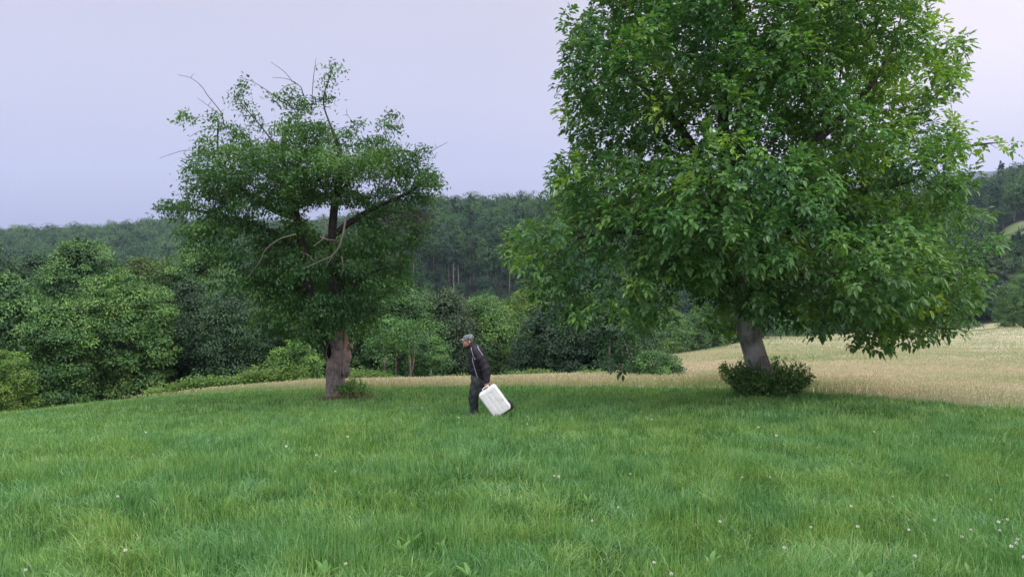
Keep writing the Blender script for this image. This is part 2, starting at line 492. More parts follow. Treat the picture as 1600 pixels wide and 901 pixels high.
def blades(mb, x, y, h, w, bend, lean, segs, rnd, face=None, zoff=-.01, base=None):
    n = len(x)
    z = (ground(x, y) + zoff) if base is None else base
    fa = rng.uniform(0, 2*math.pi, n) if face is None else face
    s = np.stack([np.cos(fa), np.sin(fa), np.zeros(n)], 1)
    l = np.stack([np.cos(lean), np.sin(lean), np.zeros(n)], 1)
    b = np.stack([x, y, z], 1)
    rows = []
    for k in range(segs+1):
        t = k/segs
        c = b + l*(h*bend*t**1.9)[:, None]
        c[:, 2] += h*(t - .45*bend*t**2.5)
        ww = w*(1-t**1.8)*.5 + .0004 if k else w*.38
        rows.append(c - s*ww[:, None]); rows.append(c + s*ww[:, None])
    V = np.stack(rows, 1)
    m = V.shape[1]
    i = np.arange(n)[:, None]*m
    f = np.concatenate([i + [2*k, 2*k+1, 2*k+3, 2*k+2] for k in range(segs)])
    mb.add(V, f, np.repeat(rnd, m))

def grassmat(name, stops, patch_a, patch_b, trans=.25, rough=.45, spec=.25, s1=.55, s2=2.4):
    m, nd, ln = newmat(name)
    at = N(nd, 'ShaderNodeAttribute', attribute_name='rnd')
    rp = ramp(nd, stops); ln.new(at.outputs['Fac'], rp.inputs[0])
    co = nd.new('ShaderNodeNewGeometry').outputs['Position']
    n1 = N(nd, 'ShaderNodeTexNoise', Scale=s1, Detail=3.0); ln.new(co, n1.inputs['Vector'])
    n2 = N(nd, 'ShaderNodeTexNoise', Scale=s2, Detail=2.0); ln.new(co, n2.inputs['Vector'])
    av = mixc(nd, ln, .45, n1.outputs[0], n2.outputs[0])
    mr = N(nd, 'ShaderNodeMapRange'); mr.inputs['From Min'].default_value = .40; mr.inputs['From Max'].default_value = .60
    ln.new(av, mr.inputs['Value'])
    tint = mixc(nd, ln, mr.outputs[0], patch_a, patch_b)
    col = mixc(nd, ln, 1.0, rp.outputs[0], tint, 'MULTIPLY')
    p = N(nd, 'ShaderNodeBsdfPrincipled', Roughness=rough); p.inputs['Specular IOR Level'].default_value = spec
    ln.new(col, p.inputs['Base Color'])
    t = nd.new('ShaderNodeBsdfTranslucent')
    ln.new(mixc(nd, ln, 1.0, col, (1.4, 1.35, .6), 'MULTIPLY'), t.inputs[0])
    mx = nd.new('ShaderNodeMixShader'); mx.inputs[0].default_value = trans
    ln.new(p.outputs[0], mx.inputs[1]); ln.new(t.outputs[0], mx.inputs[2])
    out = nd.new('ShaderNodeOutputMaterial'); ln.new(mx.outputs[0], out.inputs[0])
    return m

M_grass = grassmat('grass_blade', [(0, (.050, .135, .038)), (.42, (.112, .252, .072)), (.75, (.205, .365, .115)), (.93, (.26, .40, .19)), (1, (.32, .36, .20))], (.82, .95, 1.12), (1.10, 1.03, .90), trans=.28)
M_hay = grassmat('hay_stalk', [(0, (.13, .22, .085)), (.3, (.24, .28, .15)), (.6, (.37, .35, .245)), (1, (.49, .42, .34))], (.80, .94, .80), (1.08, 1.03, 1.06), trans=.2, rough=.7, spec=.2, s1=.12, s2=.8)

def build_lawn():
    mb = MB()
    bands = [(3.6, 6.0, 5400, 5, .0043, 1.0), (6.0, 9.0, 3800, 4, .0050, .96), (9.0, 13.0, 2100, 3, .0068, .9), (13.0, 19.0, 850, 2, .0105, .9), (19.0, 33.0, 330, 2, .018, .9)]
    for Y0, Y1, dens, segs, w, hk in bands:
        x, y = frustum_points(Y0, Y1, dens)
        # tussocks: pull a share of the blades towards clump centres
        d = lawn_dist(x, y)
        cl = vnoise(x, y, .32, 1); c2 = vnoise(x, y, 1.1, 2); c3 = vnoise(x, y, 3.8, 12)
        keep = (d < .25) & (rng.uniform(0, 1, len(x)) < .45 + .8*cl)
        x, y, cl, c2, c3, d = x[keep], y[keep], cl[keep], c2[keep], c3[keep], d[keep]
        n = len(x)
        h = hk*(.070 + .085*cl**1.5 + .035*c2 + .040*c3)*rng.uniform(.5, 1.35, n)
        tall = rng.uniform(0, 1, n) < .035
        h[tall] *= rng.uniform(1.2, 1.6, tall.sum())
        lean = vnoise(x, y, .9, 4)*5 + vnoise(x, y, .18, 6)*5 + rng.normal(0, 1.5, n)
        bend = np.clip(.16 + .55*vnoise(x, y, .45, 8)**1.5 + rng.normal(0, .26, n), .03, 1.2)
        rnd = np.clip(.20 + .30*cl + .16*vnoise(x, y, .5, 21) + rng.normal(0, .27, n), 0, .96)
        rnd[rng.uniform(0, 1, n) < .018] = 1.0
        ww = w*rng.uniform(.6, 1.35, n)
        wide = rng.uniform(0, 1, n) < .03
        ww[wide] *= 1.8
        blades(mb, x, y, h, ww, bend, lean, segs, rnd)
    tag(mb.obj('grass', M_grass), 'short thick green grass covering the near slope', 'grass', kind='stuff')

def hay(mb, x, y, h, w, rnd, head=True):
    n = len(x)
    lean = rng.uniform(0, 6.28, n); bend = rng.uniform(.02, .35, n)
    face = rng.uniform(-.6, .6, n)
    blades(mb, x, y, h, w, bend, lean, 1 if not head else 2, rnd*.75, face=face)
    if head:
        z = ground(x, y)
        tipx, tipy = x + np.cos(lean)*h*bend*.9, y + np.sin(lean)*h*bend*.9
        tz = z + h*(1-.45*bend) - h*.12
        b = np.stack([tipx, tipy, tz], 1)
        d = np.stack([np.cos(lean)*.4, np.sin(lean)*.4, np.ones(n)], 1)
        nn = np.stack([np.sin(face), -np.cos(face), np.zeros(n)], 1)
        leaves(mb, b, d, nn, h*.24, w*2.6, np.clip(rnd+.25, 0, 1))

def build_meadow():
    mb = MB()
    for Y0, Y1, dens, w, hd in [(12, 24, 150, .010, True), (24, 36, 135, .013, True), (34, 50, 75, .022, True), (50, 80, 34, .035, False), (80, 150, 16, .05, False)]:
        x, y = frustum_points(Y0, Y1, dens)
        d = lawn_dist(x, y)
        px = 800 + F*x/y
        lim = np.interp(px, [-200, 250, 700, 960, 1000, 1150, 1200, 1600, 1900], [31.5, 34.5, 36, 37, 92, 100, 128, 150, 150])
        k = (d > -.2) & (y < lim) & (px > 240 + rng.normal(0, 38, len(x))) & (rng.uniform(0, 1, len(x)) < .35 + .9*vnoise(x, y, 1.8, 33))
        x, y, d, px = x[k], y[k], d[k], px[k]
        n = len(x)
        right = np.clip((px-1120)/250, 0, 1)
        h = (.33*(1-right) + .22*right)*(rng.uniform(.3, 1.0, n)**.8*1.15)*np.clip(.4 + d/2.2, .25, 1)*np.clip((px-50)/450, .5, 1)
        g = np.clip(.66 + (vnoise(x, y, 7, 40) - .5)*.7 + (vnoise(x*.35, y, 2.6, 44) - .5)*.45 + rng.normal(0, .16, n), 0, 1)
        g = np.where(d < .9, g*.55, g)
        g = np.where(px < 420, g*.75, g)
        hay(mb, x, y, h, w*rng.uniform(.7, 1.4, n), g, hd)
        # green underlayer
        x2, y2 = x[::2], y[::2]
        blades(mb, x2, y2, h[::2]*.55, w*1.6*np.ones(len(x2)), rng.uniform(.1, .6, len(x2)), rng.uniform(0, 6.28, len(x2)), 1, rng.uniform(0, .35, len(x2)))
    tag(mb.obj('meadow_grass', M_hay), 'tall tan hay grass gone to seed beyond the mown lawn', 'grass', kind='stuff')
build_lawn()
build_meadow()

# ------------------------------------------------------------------ skeleton growth for the two big trees
def ell_points(lobes, Y0, spacing, shell=.0, seedn=60000, shrink=0):
    lobes = [(a, b, max(c-shrink, 5), max(d-shrink, 5), e, f) for a, b, c, d, e, f in lobes]
    """poisson-thinned points in image-described ellipsoids standing at distance Y0"""
    C, Rd = [], []
    for (px, row, rx, ry, dy, rd) in lobes:
        C.append(P(px, row, Y0+dy)); s = (Y0+dy)/F
        Rd.append([rx*s, rd, ry*s])
    C, Rd = np.array(C), np.array(Rd)
    vol = Rd.prod(1); pick = rng.choice(len(C), seedn, p=vol/vol.sum())
    u = unit(rng.normal(size=(seedn, 3))) * (rng.uniform(0, 1, seedn)**(1/3))[:, None]
    p = C[pick] + u*Rd[pick]
    # depth inside the union: 0 at the outer surface, 1 at a lobe centre
    q = np.min(np.linalg.norm((p[:, None, :]-C[None])/Rd[None], axis=2), axis=1)
    if shell > 0:
        ok = rng.uniform(0, 1, seedn) < np.clip((q-(1-shell))/shell*1.2, .12, 1)
        p = p[ok]
    cell = {}
    out = []
    s2 = spacing**2
    for a in p:
        k = tuple(np.floor(a/spacing).astype(int))
        bad = False
        for i in (-1, 0, 1):
            for j in (-1, 0, 1):
                for l in (-1, 0, 1):
                    for b in cell.get((k[0]+i, k[1]+j, k[2]+l), ()):
                        if ((a-b)**2).sum() < s2: bad = True; break
                    if bad: break
                if bad: break
            if bad: break
        if not bad:
            cell.setdefault(k, []).append(a); out.append(a)
    return np.array(out)

def grow(limbs, att, step, kill, up=.1, iters=140):
    """limbs: list of (points, radii, start_is_attached). returns pos, parent, fixed radius"""
    pos, par, rad = [], [], []
    for pts, rr in limbs:
        pts, rr = smooth_line(pts, rr, 5)
        first = -1
        if pos:
            dd = np.linalg.norm(np.array(pos)-pts[0], axis=1); first = int(dd.argmin())
        for k in range(len(pts)):
            if k == 0 and first >= 0 and np.linalg.norm(np.array(pos[first])-pts[0]) < .25:
                prev = first; continue
            pos.append(pts[k]); par.append(prev if (k > 0) else first); rad.append(rr[k]); prev = len(pos)-1
    pos = [np.array(p) for p in pos]
    alive = np.ones(len(att), bool)
    A = np.array(att)
    Pn = np.array(pos)
    D = np.linalg.norm(A[:, None]-Pn[None], axis=2)
    near, nd = D.argmin(1), D.min(1)
    ends = np.full(len(att), -1)
    for it in range(iters):
        idx = np.where(alive)[0]
        if not len(idx): break
        order = idx[np.argsort(near[idx])]
        nn = near[order]
        cuts = np.flatnonzero(np.diff(nn))+1
        new = []
        for g in np.split(order, cuts):
            b = near[g[0]]
            v = unit(A[g]-pos[b]).sum(0) + np.array([0, 0, up])
            ln_ = np.linalg.norm(v)
            if ln_ < .05*len(g):
                v = A[g[0]]-pos[b]; ln_ = np.linalg.norm(v)
            v = v/ln_ + rng.normal(0, .10, 3)
            np_ = pos[b] + v/np.linalg.norm(v)*step
            new.append((np_, b))
        base = len(pos)
        NP = np.array([q[0] for q in new])
        # skip nodes that double an existing one
        for q, b in new:
            pos.append(q); par.append(b); rad.append(0.0)
        D = np.linalg.norm(A[idx][:, None]-NP[None], axis=2)
        m = D.min(1); am = D.argmin(1)
        better = m < nd[idx]-1e-4
        nd[idx[better]] = m[better]; near[idx[better]] = base+am[better]
        stuck = ~better
        alive[idx[stuck & (rng.uniform(0, 1, len(idx)) < .25)]] = False
        dead = alive & (nd < kill)
        ends[dead] = near[dead]; alive[dead] = False
    return np.array(pos), np.array(par), np.array(rad), ends

def radii(pos, par, fixed, tip=.006, e=2.3, cap_=.09):
    n = len(pos); acc = np.zeros(n); ch = np.zeros(n, int)
    for k in range(n):
        if par[k] >= 0: ch[par[k]] += 1
    order = np.arange(n)[::-1]
    # parents always precede children except attachments, which also point backwards
    for k in order:
        r = max(acc[k], tip**e)
        if par[k] >= 0: acc[par[k]] += r
    r = np.maximum(acc, tip**e)**(1/e)
    r = np.minimum(r, cap_)
    return np.where(fixed > 0, fixed, r), ch

def prune(pos, par, fixed, ends):
    """drop grown nodes that lead to no leaf cluster"""
    n = len(pos); need = fixed > 0
    need = need.copy()
    for e in ends[ends >= 0]:
        k = e
        while k >= 0 and not need[k]:
            need[k] = True; k = par[k]
    return need

def limb_mesh(mb_thick, mb_thin, pos, par, r, need, thick=.07, mb_mid=None, split=0.0):
    n = len(pos)
    kids = [[] for _ in range(n)]
    for k in range(n):
        if need[k] and par[k] >= 0: kids[par[k]].append(k)
    start = [k for k in range(n) if need[k] and par[k] < 0]
    stack = [(k, None) for k in start]
    while stack:
        k, frm = stack.pop()
        chain = ([frm] if frm is not None else []) + [k]
        while kids[chain[-1]]:
            c = sorted(kids[chain[-1]], key=lambda q: -r[q])
            for o in c[1:]: stack.append((o, chain[-1]))
            chain.append(c[0])
        pts = pos[chain]; rr = r[chain].copy()
        if frm is not None: rr[0] = min(rr[0], rr[1]*1.25)
        if len(pts) < 2: continue
        q = pts.copy()
        if len(pts) > 2: q[1:-1] = .25*pts[:-2] + .5*pts[1:-1] + .25*pts[2:]
        R0 = rr.max()
        if R0 > thick and mb_mid is not None:
            c = int((rr > split).sum())
            if c > 2: tube(mb_thick, q[:c+1], rr[:c+1], 16, wob=.06)
            c = max(c-1, 0) if c > 2 else 0
            if len(q)-c > 1: tube(mb_mid, q[c:], rr[c:], 10, wob=.05)
        elif R0 > thick: tube(mb_thick, q, rr, 14, wob=.05)
        else: tube(mb_thin, q, rr, 5 if R0 > .02 else 3, cap=False)

def limb(spec, Y0):
    """[(px,row,dy,r)] -> world points and radii"""
    return np.array([P(a, b, Y0+c) for a, b, c, _ in spec]), np.array([q[3] for q in spec])

def compound_leaves(mb, base, out, n_leaf, rachis, ll, lw, rnd0, pairs=3):
    """rosettes of pinnate leaves; base (n,3) cluster points, out (n,3) shoot directions"""
    n = len(base)
    B = np.repeat(base, n_leaf, 0); O = np.repeat(out, n_leaf, 0)
    m = len(B)
    d = unit(unit(O)*.55 + unit(rng.normal(size=(m, 3)))*.85 + np.array([0, 0, -.12]))
    Lr = rachis*rng.uniform(.65, 1.15, m)
    up = np.array([0, 0, 1.0])
    s = unit(np.cross(d, up) + 1e-4); nn = unit(np.cross(s, d) + rng.normal(0, .18, (m, 3)))
    r0 = np.repeat(rnd0, n_leaf) + rng.normal(0, .07, m)
    for k in range(pairs):
        t = .35 + .55*k/max(pairs-1, 1)
        bp = B + d*(Lr*t)[:, None]; bp[:, 2] -= Lr*t*t*.28
        for sg in (-1, 1):
            dd = unit(s*sg*.9 + d*(.35+.1*k) + np.array([0, 0, -.22]) + rng.normal(0, .30, (m, 3)))
            ns = unit(nn + rng.normal(0, .38, (m, 3)))
            sz = (.72 + .3*k/pairs)*rng.uniform(.6, 1.15, m)
            leaves(mb, bp, dd, ns, ll*sz, lw*sz, np.clip(r0 + rng.normal(0, .05, m), 0, 1), six=True, droop=.12)
    bp = B + d*Lr[:, None]; bp[:, 2] -= Lr*.28
    leaves(mb, bp, unit(d + np.array([0, 0, -.35])), nn, ll*1.12*np.ones(m), lw*1.12*np.ones(m), np.clip(r0+.03, 0, 1), six=True, droop=.12)

def build_walnut():
    Y0 = 18.0
    lobes = [(1170, 30, 250, 190, .3, 3.8), (1000, 120, 128, 150, -.3, 2.8), (955, 300, 100, 125, 0, 2.6), (864, 394, 86, 70, -.6, 1.8),
             (950, 450, 105, 82, -1.2, 2.0), (962, 520, 50, 46, -1.2, 1.0), (1010, 470, 50, 40, -1.6, 1.0), (1120, 320, 180, 135, -1.4, 3.2), (1245, 395, 200, 105, -1.2, 3.3),
             (1385, 440, 125, 95, -.4, 2.6), (1362, 290, 100, 120, 0, 3.0), (1515, 345, 44, 22, .2, .8), (1560, 333, 28, 12, .1, .5), (1348, 118, 114, 100, .2, 3.0), (1310, 190, 95, 75, -2.3, 1.3), (1120, 190, 90, 85, -2.2, 1.3), (1200, 90, 90, 80, -2.4, 1.2), (1472, 362, 70, 50, .2, 1.6),
             (1310, -70, 150, 110, .3, 2.8), (1060, -70, 150, 110, 0, 2.6), (1545, 335, 42, 20, 0, .6), (1500, 430, 35, 35, .2, .8),
             (1290, 505, 26, 30, -1.6, .6), (1150, 490, 60, 30, 1.2, 1.0), (905, 40, 30, 36, 0, .8), (885, 150, 28, 22, 0, .6),
             (1210, 470, 60, 40, -2.0, .9), (1160, 535, 13, 14, .3, .4), (1418, 500, 60, 34, -.6, 1.0), (1350, 510, 50, 34, -.9, 1.0), (1325, 480, 50, 35, -1, 1.0),
             (1468, 105, 32, 26, 0, .8), (1428, 15, 36, 30, .2, .8)]
    att = ell_points(lobes, Y0, .40, shell=.55, seedn=60000, shrink=10)
    att = att[(vnoise3(att*[1, 1, 1.35], 1.15, 4) > .37) | (rng.uniform(0, 1, len(att)) < .10)]
    # holes in the crown through which the sky or the hill shows
    px = 800 + F*att[:, 0]/att[:, 1]
    arm = ell_points([(1530, 222, 46, 9, 0, .3), (1497, 197, 12, 7, 0, .25), (1572, 222, 18, 7, 0, .25)], Y0, .27, seedn=500)
    att = np.vstack([att, arm])
    g0 = gz(*P(1192, 619, Y0)[:2])
    base = P(1194, 619, Y0); base[2] = g0-.15
    t = limb([(1190, 590, 0, .31), (1182, 560, 0, .28), (1172, 525, 0, .262), (1164, 490, 0, .25), (1158, 450, 0, .245), (1150, 400, 0, .25), (1142, 340, .1, .23), (1135, 270, .2, .18), (1130, 190, .2, .14), (1140, 100, .2, .10), (1150, 10, .2, .06)], Y0)
    trunk = (np.vstack([[base], t[0]]), np.concatenate([[.42], t[1]]))
    limbs = [trunk,
             limb([(1160, 450, 0, .20), (1100, 400, -.5, .15), (1040, 370, -.9, .11), (970, 360, -1.1, .08), (900, 370, -1, .05)], Y0),
             limb([(1158, 440, 0, .22), (1210, 380, .3, .17), (1270, 330, .6, .14), (1340, 300, .5, .10), (1430, 280, .3, .06), (1490, 235, .1, .035), (1560, 222, 0, .015)], Y0),
             limb([(1150, 400, 0, .20), (1200, 320, -.6, .16), (1250, 240, -.8, .13), (1310, 190, -.9, .09), (1370, 120, -.6, .06), (1400, 60, -.3, .04)], Y0),
             limb([(1146, 370, 0, .17), (1110, 290, -.8, .13), (1070, 210, -1, .10), (1010, 140, -.9, .07), (950, 90, -.5, .04)], Y0),
             limb([(1250, 240, -.8, .10), (1275, 190, -1.2, .08), (1312, 150, -1.5, .05)], Y0),
             limb([(1135, 270, .2, .12), (1190, 170, 1, .09), (1230, 80, 1.4, .06), (1280, 0, 1.2, .04)], Y0),
             limb([(1155, 430, 0, .15), (1180, 380, 1.2, .11), (1230, 340, 2.2, .07)], Y0),
             limb([(1152, 420, 0, .14), (1100, 370, 1.3, .10), (1040, 320, 1.9, .06)], Y0),
             limb([(1163, 465, 0, .10), (1220, 430, -1.4, .08), (1300, 430, -1.8, .06), (1380, 440, -1.2, .04)], Y0)]
    pos, par, fx, ends = grow(limbs, att, .24, .30, up=-.04)
    r, ch = radii(pos, par, fx, tip=.005, cap_=.07)
    need = prune(pos, par, fx, ends)
    root = empty('walnut_tree', (base[0], base[1], g0), 'large full walnut tree with leaning pale grey trunk on the right', 'tree')
    org = np.array([base[0], base[1], g0])
    a, b, l_ = MB(), MB(), MB()
    limb_mesh(a, b, pos, par, r, need, mb_mid=l_, split=.235)
    for m_ in (a, b, l_): m_.v = [v-org for v in m_.v]
    l_.obj('limbs', M_bark_dark, root, smooth=True)
    a.obj('trunk', M_bark_w, root, smooth=True); b.obj('branches', M_bark_dark, root, smooth=True)
    # leaves: a rosette at each reached cluster point and along thin twigs
    C = MB()
    ok = ends >= 0
    E = att[ok]; eo = E - pos[np.maximum(par[ends[ok]], 0)]
    cen = np.array([P(1180, 280, Y0)])
    outw = unit(E-cen)
    tw = np.where(need & (fx == 0) & (r < .014) & (par >= 0))[0]
    tw = tw[rng.uniform(0, 1, len(tw)) < .62]
    T = pos[tw]; to = T-pos[par[tw]]
    B = np.vstack([E, T + rng.normal(0, .07, T.shape)]); O = np.vstack([unit(eo)*.6+outw*.6, unit(to)*.5 + unit(T-cen)*.6 + rng.normal(0, .3, T.shape)])
    lob = vnoise3(B, .8, 60)
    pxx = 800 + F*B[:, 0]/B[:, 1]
    sunlit = np.clip((pxx-1150)/400, 0, 1)*np.clip((B[:, 2]-2.0)/3, 0, 1)  # sunlight put into the leaf colour: lighter towards the upper right
    rnd0 = np.clip(.06 + .62*lob + .42*sunlit*(.4+lob) + rng.normal(0, .10, len(B)), 0, 1)
    young = rng.uniform(0, 1, len(B)) < .05
    rnd0[young] = .9
    n1 = len(E)
    isarm = (pxx[:n1] > 1490) & (B[:n1, 2] > P(1540, 262, Y0)[2])
    compound_leaves(C, B[:n1][isarm], O[:n1][isarm], 3, .22, .135, .078, rnd0[:n1][isarm], pairs=2)
    B = np.vstack([B[:n1][~isarm], B[n1:]]); O = np.vstack([O[:n1][~isarm], O[n1:]]); rnd0 = np.concatenate([rnd0[:n1][~isarm], rnd0[n1:]]); n1 = int((~isarm).sum())
    compound_leaves(C, B[:n1], O[:n1], 13, .30, .132, .078, rnd0[:n1], pairs=2)
    compound_leaves(C, B[n1:], O[n1:], 5, .24, .124, .073, rnd0[n1:], pairs=2)
    C.v = [v-org for v in C.v]
    C.obj('crown', M_walnut, root)
    print('walnut', len(att), len(pos), n1, len(T), C.n)
    return root

def build_cherry():
    Y0 = 22.0
    lobes = [(455, 265, 105, 62, 0, 2.2), (370, 275, 72, 52, 0, 1.8), (310, 322, 50, 36, 0, 1.2), (262, 322, 26, 10, 0, .5), (350, 365, 62, 50, -.3, 1.6),
             (440, 385, 70, 62, 0.4, 2.0), (560, 265, 88, 62, 0, 2.2), (640, 285, 50, 42, 0, 1.4), (610, 345, 62, 46, -.2, 1.5), (595, 415, 50, 55, -.2, 1.5),
             (500, 420, 85, 62, .3, 1.9), (450, 480, 55, 45, .4, 1.5), (410, 440, 42, 42, 0, 1.3), (550, 480, 42, 45, .2, 1.1), (470, 215, 62, 42, 0, 1.5), (455, 160, 34, 26, 0, .9),
             (508, 113, 18, 16, 0, .3), (505, 160, 15, 18, 0, .3), (380, 146, 15, 30, 0, .3), (392, 168, 14, 10, 0, .2), (605, 178, 26, 11, 0, .35), (572, 192, 24, 14, 0, .5), (298, 181, 26, 9, 0, .35), (335, 186, 26, 14, 0, .5),
             (300, 234, 30, 12, 0, .4), (335, 245, 24, 14, 0, .5), (350, 210, 40, 22, 0, .6), (662, 238, 30, 12, 0, .5), (262, 326, 30, 14, 0, .5), (665, 285, 26, 22, 0, .7), (420, 222, 30, 20, 0, .8), (560, 215, 40, 24, 0, .8), (530, 170, 12, 16, 0, .3), (500, 492, 44, 34, -.8, .8), (482, 520, 24, 22, -.5, .5), (540, 470, 40, 30, -.7, .6), (610, 200, 20, 12, 0, .4), (400, 330, 60, 30, -1.2, .8), (560, 390, 55, 35, -1.3, .8)]
    att = ell_points(lobes, Y0, .36, shell=.75, seedn=34000, shrink=6)
    qx = 800 + F*att[:, 0]/att[:, 1]; qz = (P(0, 350, Y0)[2]-att[:, 2])/Y0*F + 350
    for hx, hy, ha, hb in [(425, 345, 20, 14), (395, 405, 16, 12), (348, 210, 16, 10), (408, 218, 18, 14), (560, 330, 18, 12), (545, 170, 26, 22), (500, 350, 12, 16)]:
        k_ = ((qx-hx)/ha)**2 + ((qz-hy)/hb)**2 > 1; att, qx, qz = att[k_], qx[k_], qz[k_]
    att = att[(vnoise3(att*[1, 1, 1.5], .85, 11) > .39) | (rng.uniform(0, 1, len(att)) < .10)]
    att = np.array([a for a in att if not (abs(800+F*a[0]/a[1]-530) < 22 and a[2] < P(528, 505, Y0)[2] and a[1] < Y0)])
    org = P(526, 615, Y0); g0 = gz(org[0], org[1]); org[2] = g0
    root = empty('cherry_tree', tuple(org), 'gnarled old cherry tree with bare dead twigs and a forked hollow trunk', 'tree')
    t = limb([(524, 585, 0, .275), (526, 565, 0, .285), (528, 545, 0, .265), (529, 525, 0, .20), (527, 490, 0, .17), (523, 430, 0, .15), (519, 370, 0, .13), (524, 310, 0, .11), (535, 255, 0, .08), (520, 205, 0, .05)], Y0)
    trunk = (np.vstack([[org-[0, 0, .15]], [org+[0, 0, .22]], t[0]]), np.concatenate([[.42], [.31], t[1]]))
    limbs = [trunk,
             limb([(522, 560, .05, .20), (508, 535, 0, .16), (494, 500, 0, .145), (484, 460, 0, .135), (476, 400, 0, .125), (463, 340, 0, .115), (455, 290, 0, .105), (440, 240, 0, .07), (452, 190, 0, .04)], Y0),
             limb([(474, 400, 0, .10), (440, 370, -.2, .08), (395, 350, -.3, .06), (340, 335, -.2, .04), (290, 325, 0, .02)], Y0),
             limb([(463, 340, 0, .10), (428, 328, 0, .09), (385, 300, 0, .06), (345, 260, 0, .04), (340, 215, 0, .025), (342, 190, 0, .015)], Y0),
             limb([(519, 370, 0, .10), (550, 345, -.2, .09), (590, 322, -.2, .065), (640, 300, 0, .04), (675, 270, 0, .02)], Y0),
             limb([(524, 310, 0, .08), (560, 270, .3, .06), (600, 240, .4, .04), (640, 235, .2, .02)], Y0),
             limb([(530, 520, 0, .10), (536, 490, -.1, .09), (545, 460, 0, .06), (570, 430, -.2, .04), (600, 420, -.3, .025)], Y0),
             limb([(482, 460, 0, .09), (450, 430, .4, .06), (410, 410, .6, .04)], Y0),
             limb([(440, 240, 0, .03), (410, 200, 0, .02), (385, 170, 0, .014), (372, 150, 0, .009), (385, 125, 0, .006)], Y0),
             limb([(520, 205, 0, .03), (505, 160, 0, .02), (515, 120, 0, .012), (524, 98, 0, .006)], Y0)]
    pos, par, fx, ends = grow(limbs, att, .20, .24, up=.0)
    r, ch = radii(pos, par, fx, tip=.0045, cap_=.05)
    need = prune(pos, par, fx, ends)
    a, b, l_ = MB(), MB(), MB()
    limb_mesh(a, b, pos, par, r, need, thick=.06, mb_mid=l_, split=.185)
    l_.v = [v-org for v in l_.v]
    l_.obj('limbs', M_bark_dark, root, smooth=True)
    # burr and buttress swellings on the trunk
    for (px, row, dy, rr, l) in [(541, 556, -.1, .16, .30), (518, 548, -.18, .15, .35), (540, 575, -.15, .14, .3)]:
        c = P(px, row, Y0+dy)
        tube(a, np.array([c-[0, 0, l], c-[0, 0, l*.5], c, c+[0, 0, l*.5], c+[0, 0, l]]), [.03, rr*.9, rr, rr*.8, .05], 12, wob=.18)
    for m_ in (a, b): m_.v = [v-org for v in m_.v]
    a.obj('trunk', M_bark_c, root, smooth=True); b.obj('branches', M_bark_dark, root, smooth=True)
    hol = MB()  # near-black body on the trunk, its colour stands for shade inside the cavity
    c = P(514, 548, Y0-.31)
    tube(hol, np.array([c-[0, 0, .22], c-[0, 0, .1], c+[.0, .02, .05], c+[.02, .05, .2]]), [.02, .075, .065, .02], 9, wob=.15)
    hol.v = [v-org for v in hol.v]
    hol.obj('hollow', plain('hollow_shade', (.012, .010, .010), rough=1, spec=0), root, smooth=True)
    st = MB()
    tube(st, *smooth_line([P(541, 560, Y0-.1), P(542, 540, Y0-.14), P(540, 518, Y0-.12)], [.10, .085, .05], 4), sides=9, wob=.2)
    tube(st, *smooth_line([P(543, 545, Y0-.15), P(548, 538, Y0-.3), P(551, 545, Y0-.36)], [.06, .05, .03], 4), sides=8, wob=.2)
    st.v = [v-org for v in st.v]
    st.obj('broken_stub', plain('raw_wood', (.34, .22, .17), rough=.9, var=.25), root, smooth=True)
    # dead wood
    for seg, r0 in [([(350, 195), (345, 175), (325, 150), (314, 134), (298, 122), (278, 117)], .016), ([(345, 180), (325, 165), (308, 153)], .010), ([(474, 150), (470, 136), (458, 128), (444, 112), (423, 97)], .016),
                    ([(462, 129), (446, 123), (425, 121)], .010), ([(465, 131), (448, 134), (432, 148)], .010), ([(487, 170), (489, 130), (492, 105), (494, 91)], .013), ([(450, 165), (415, 140), (395, 128), (373, 120)], .014),
                    ([(345, 240), (315, 236), (290, 235), (270, 240), (250, 247)], .012), ([(668, 240), (683, 231), (700, 222)], .010), ([(330, 200), (312, 205), (296, 214)], .009), ([(560, 200), (543, 180), (542, 170)], .008),
                    ([(620, 200), (625, 188), (633, 182)], .007), ([(655, 250), (672, 238), (676, 236)], .006)]:
        dt = MB()
        pts = np.array([P(x, y_, Y0 + .1*math.sin(k+x)) for k, (x, y_) in enumerate(seg)])
        tube(dt, *smooth_line(pts, np.linspace(r0*.9, .005, len(pts)), 4), sides=5, cap=False)
        for k in range(1, len(pts)-1):
            if rng.uniform() < .7:
                e = pts[k] + unit(rng.normal(size=3))*rng.uniform(.1, .25) + [0, 0, .08]
                tube(dt, np.array([pts[k], (pts[k]+e)/2+rng.normal(0, .01, 3), e]), [.007, .005, .003], 4, cap=False)
        dt.v = [v-org for v in dt.v]; dt.obj('dead_twig', M_bark_dark, root, smooth=True)
    for k in range(22):
        dt = MB()
        s0 = P(rng.uniform(585, 650), rng.uniform(330, 350), Y0-1.2+rng.uniform(-.4, .4))
        e = s0 + np.array([rng.uniform(.3, 1.1), rng.uniform(-.4, .4), rng.uniform(-.5, .15)])
        tube(dt, *smooth_line([s0, (s0+e)/2+[0, 0, .08], e], [.014, .010, .004], 3), sides=4, cap=False)
        dt.v = [v-org for v in dt.v]; dt.obj('dead_twig', M_bark_dark, root, smooth=True)
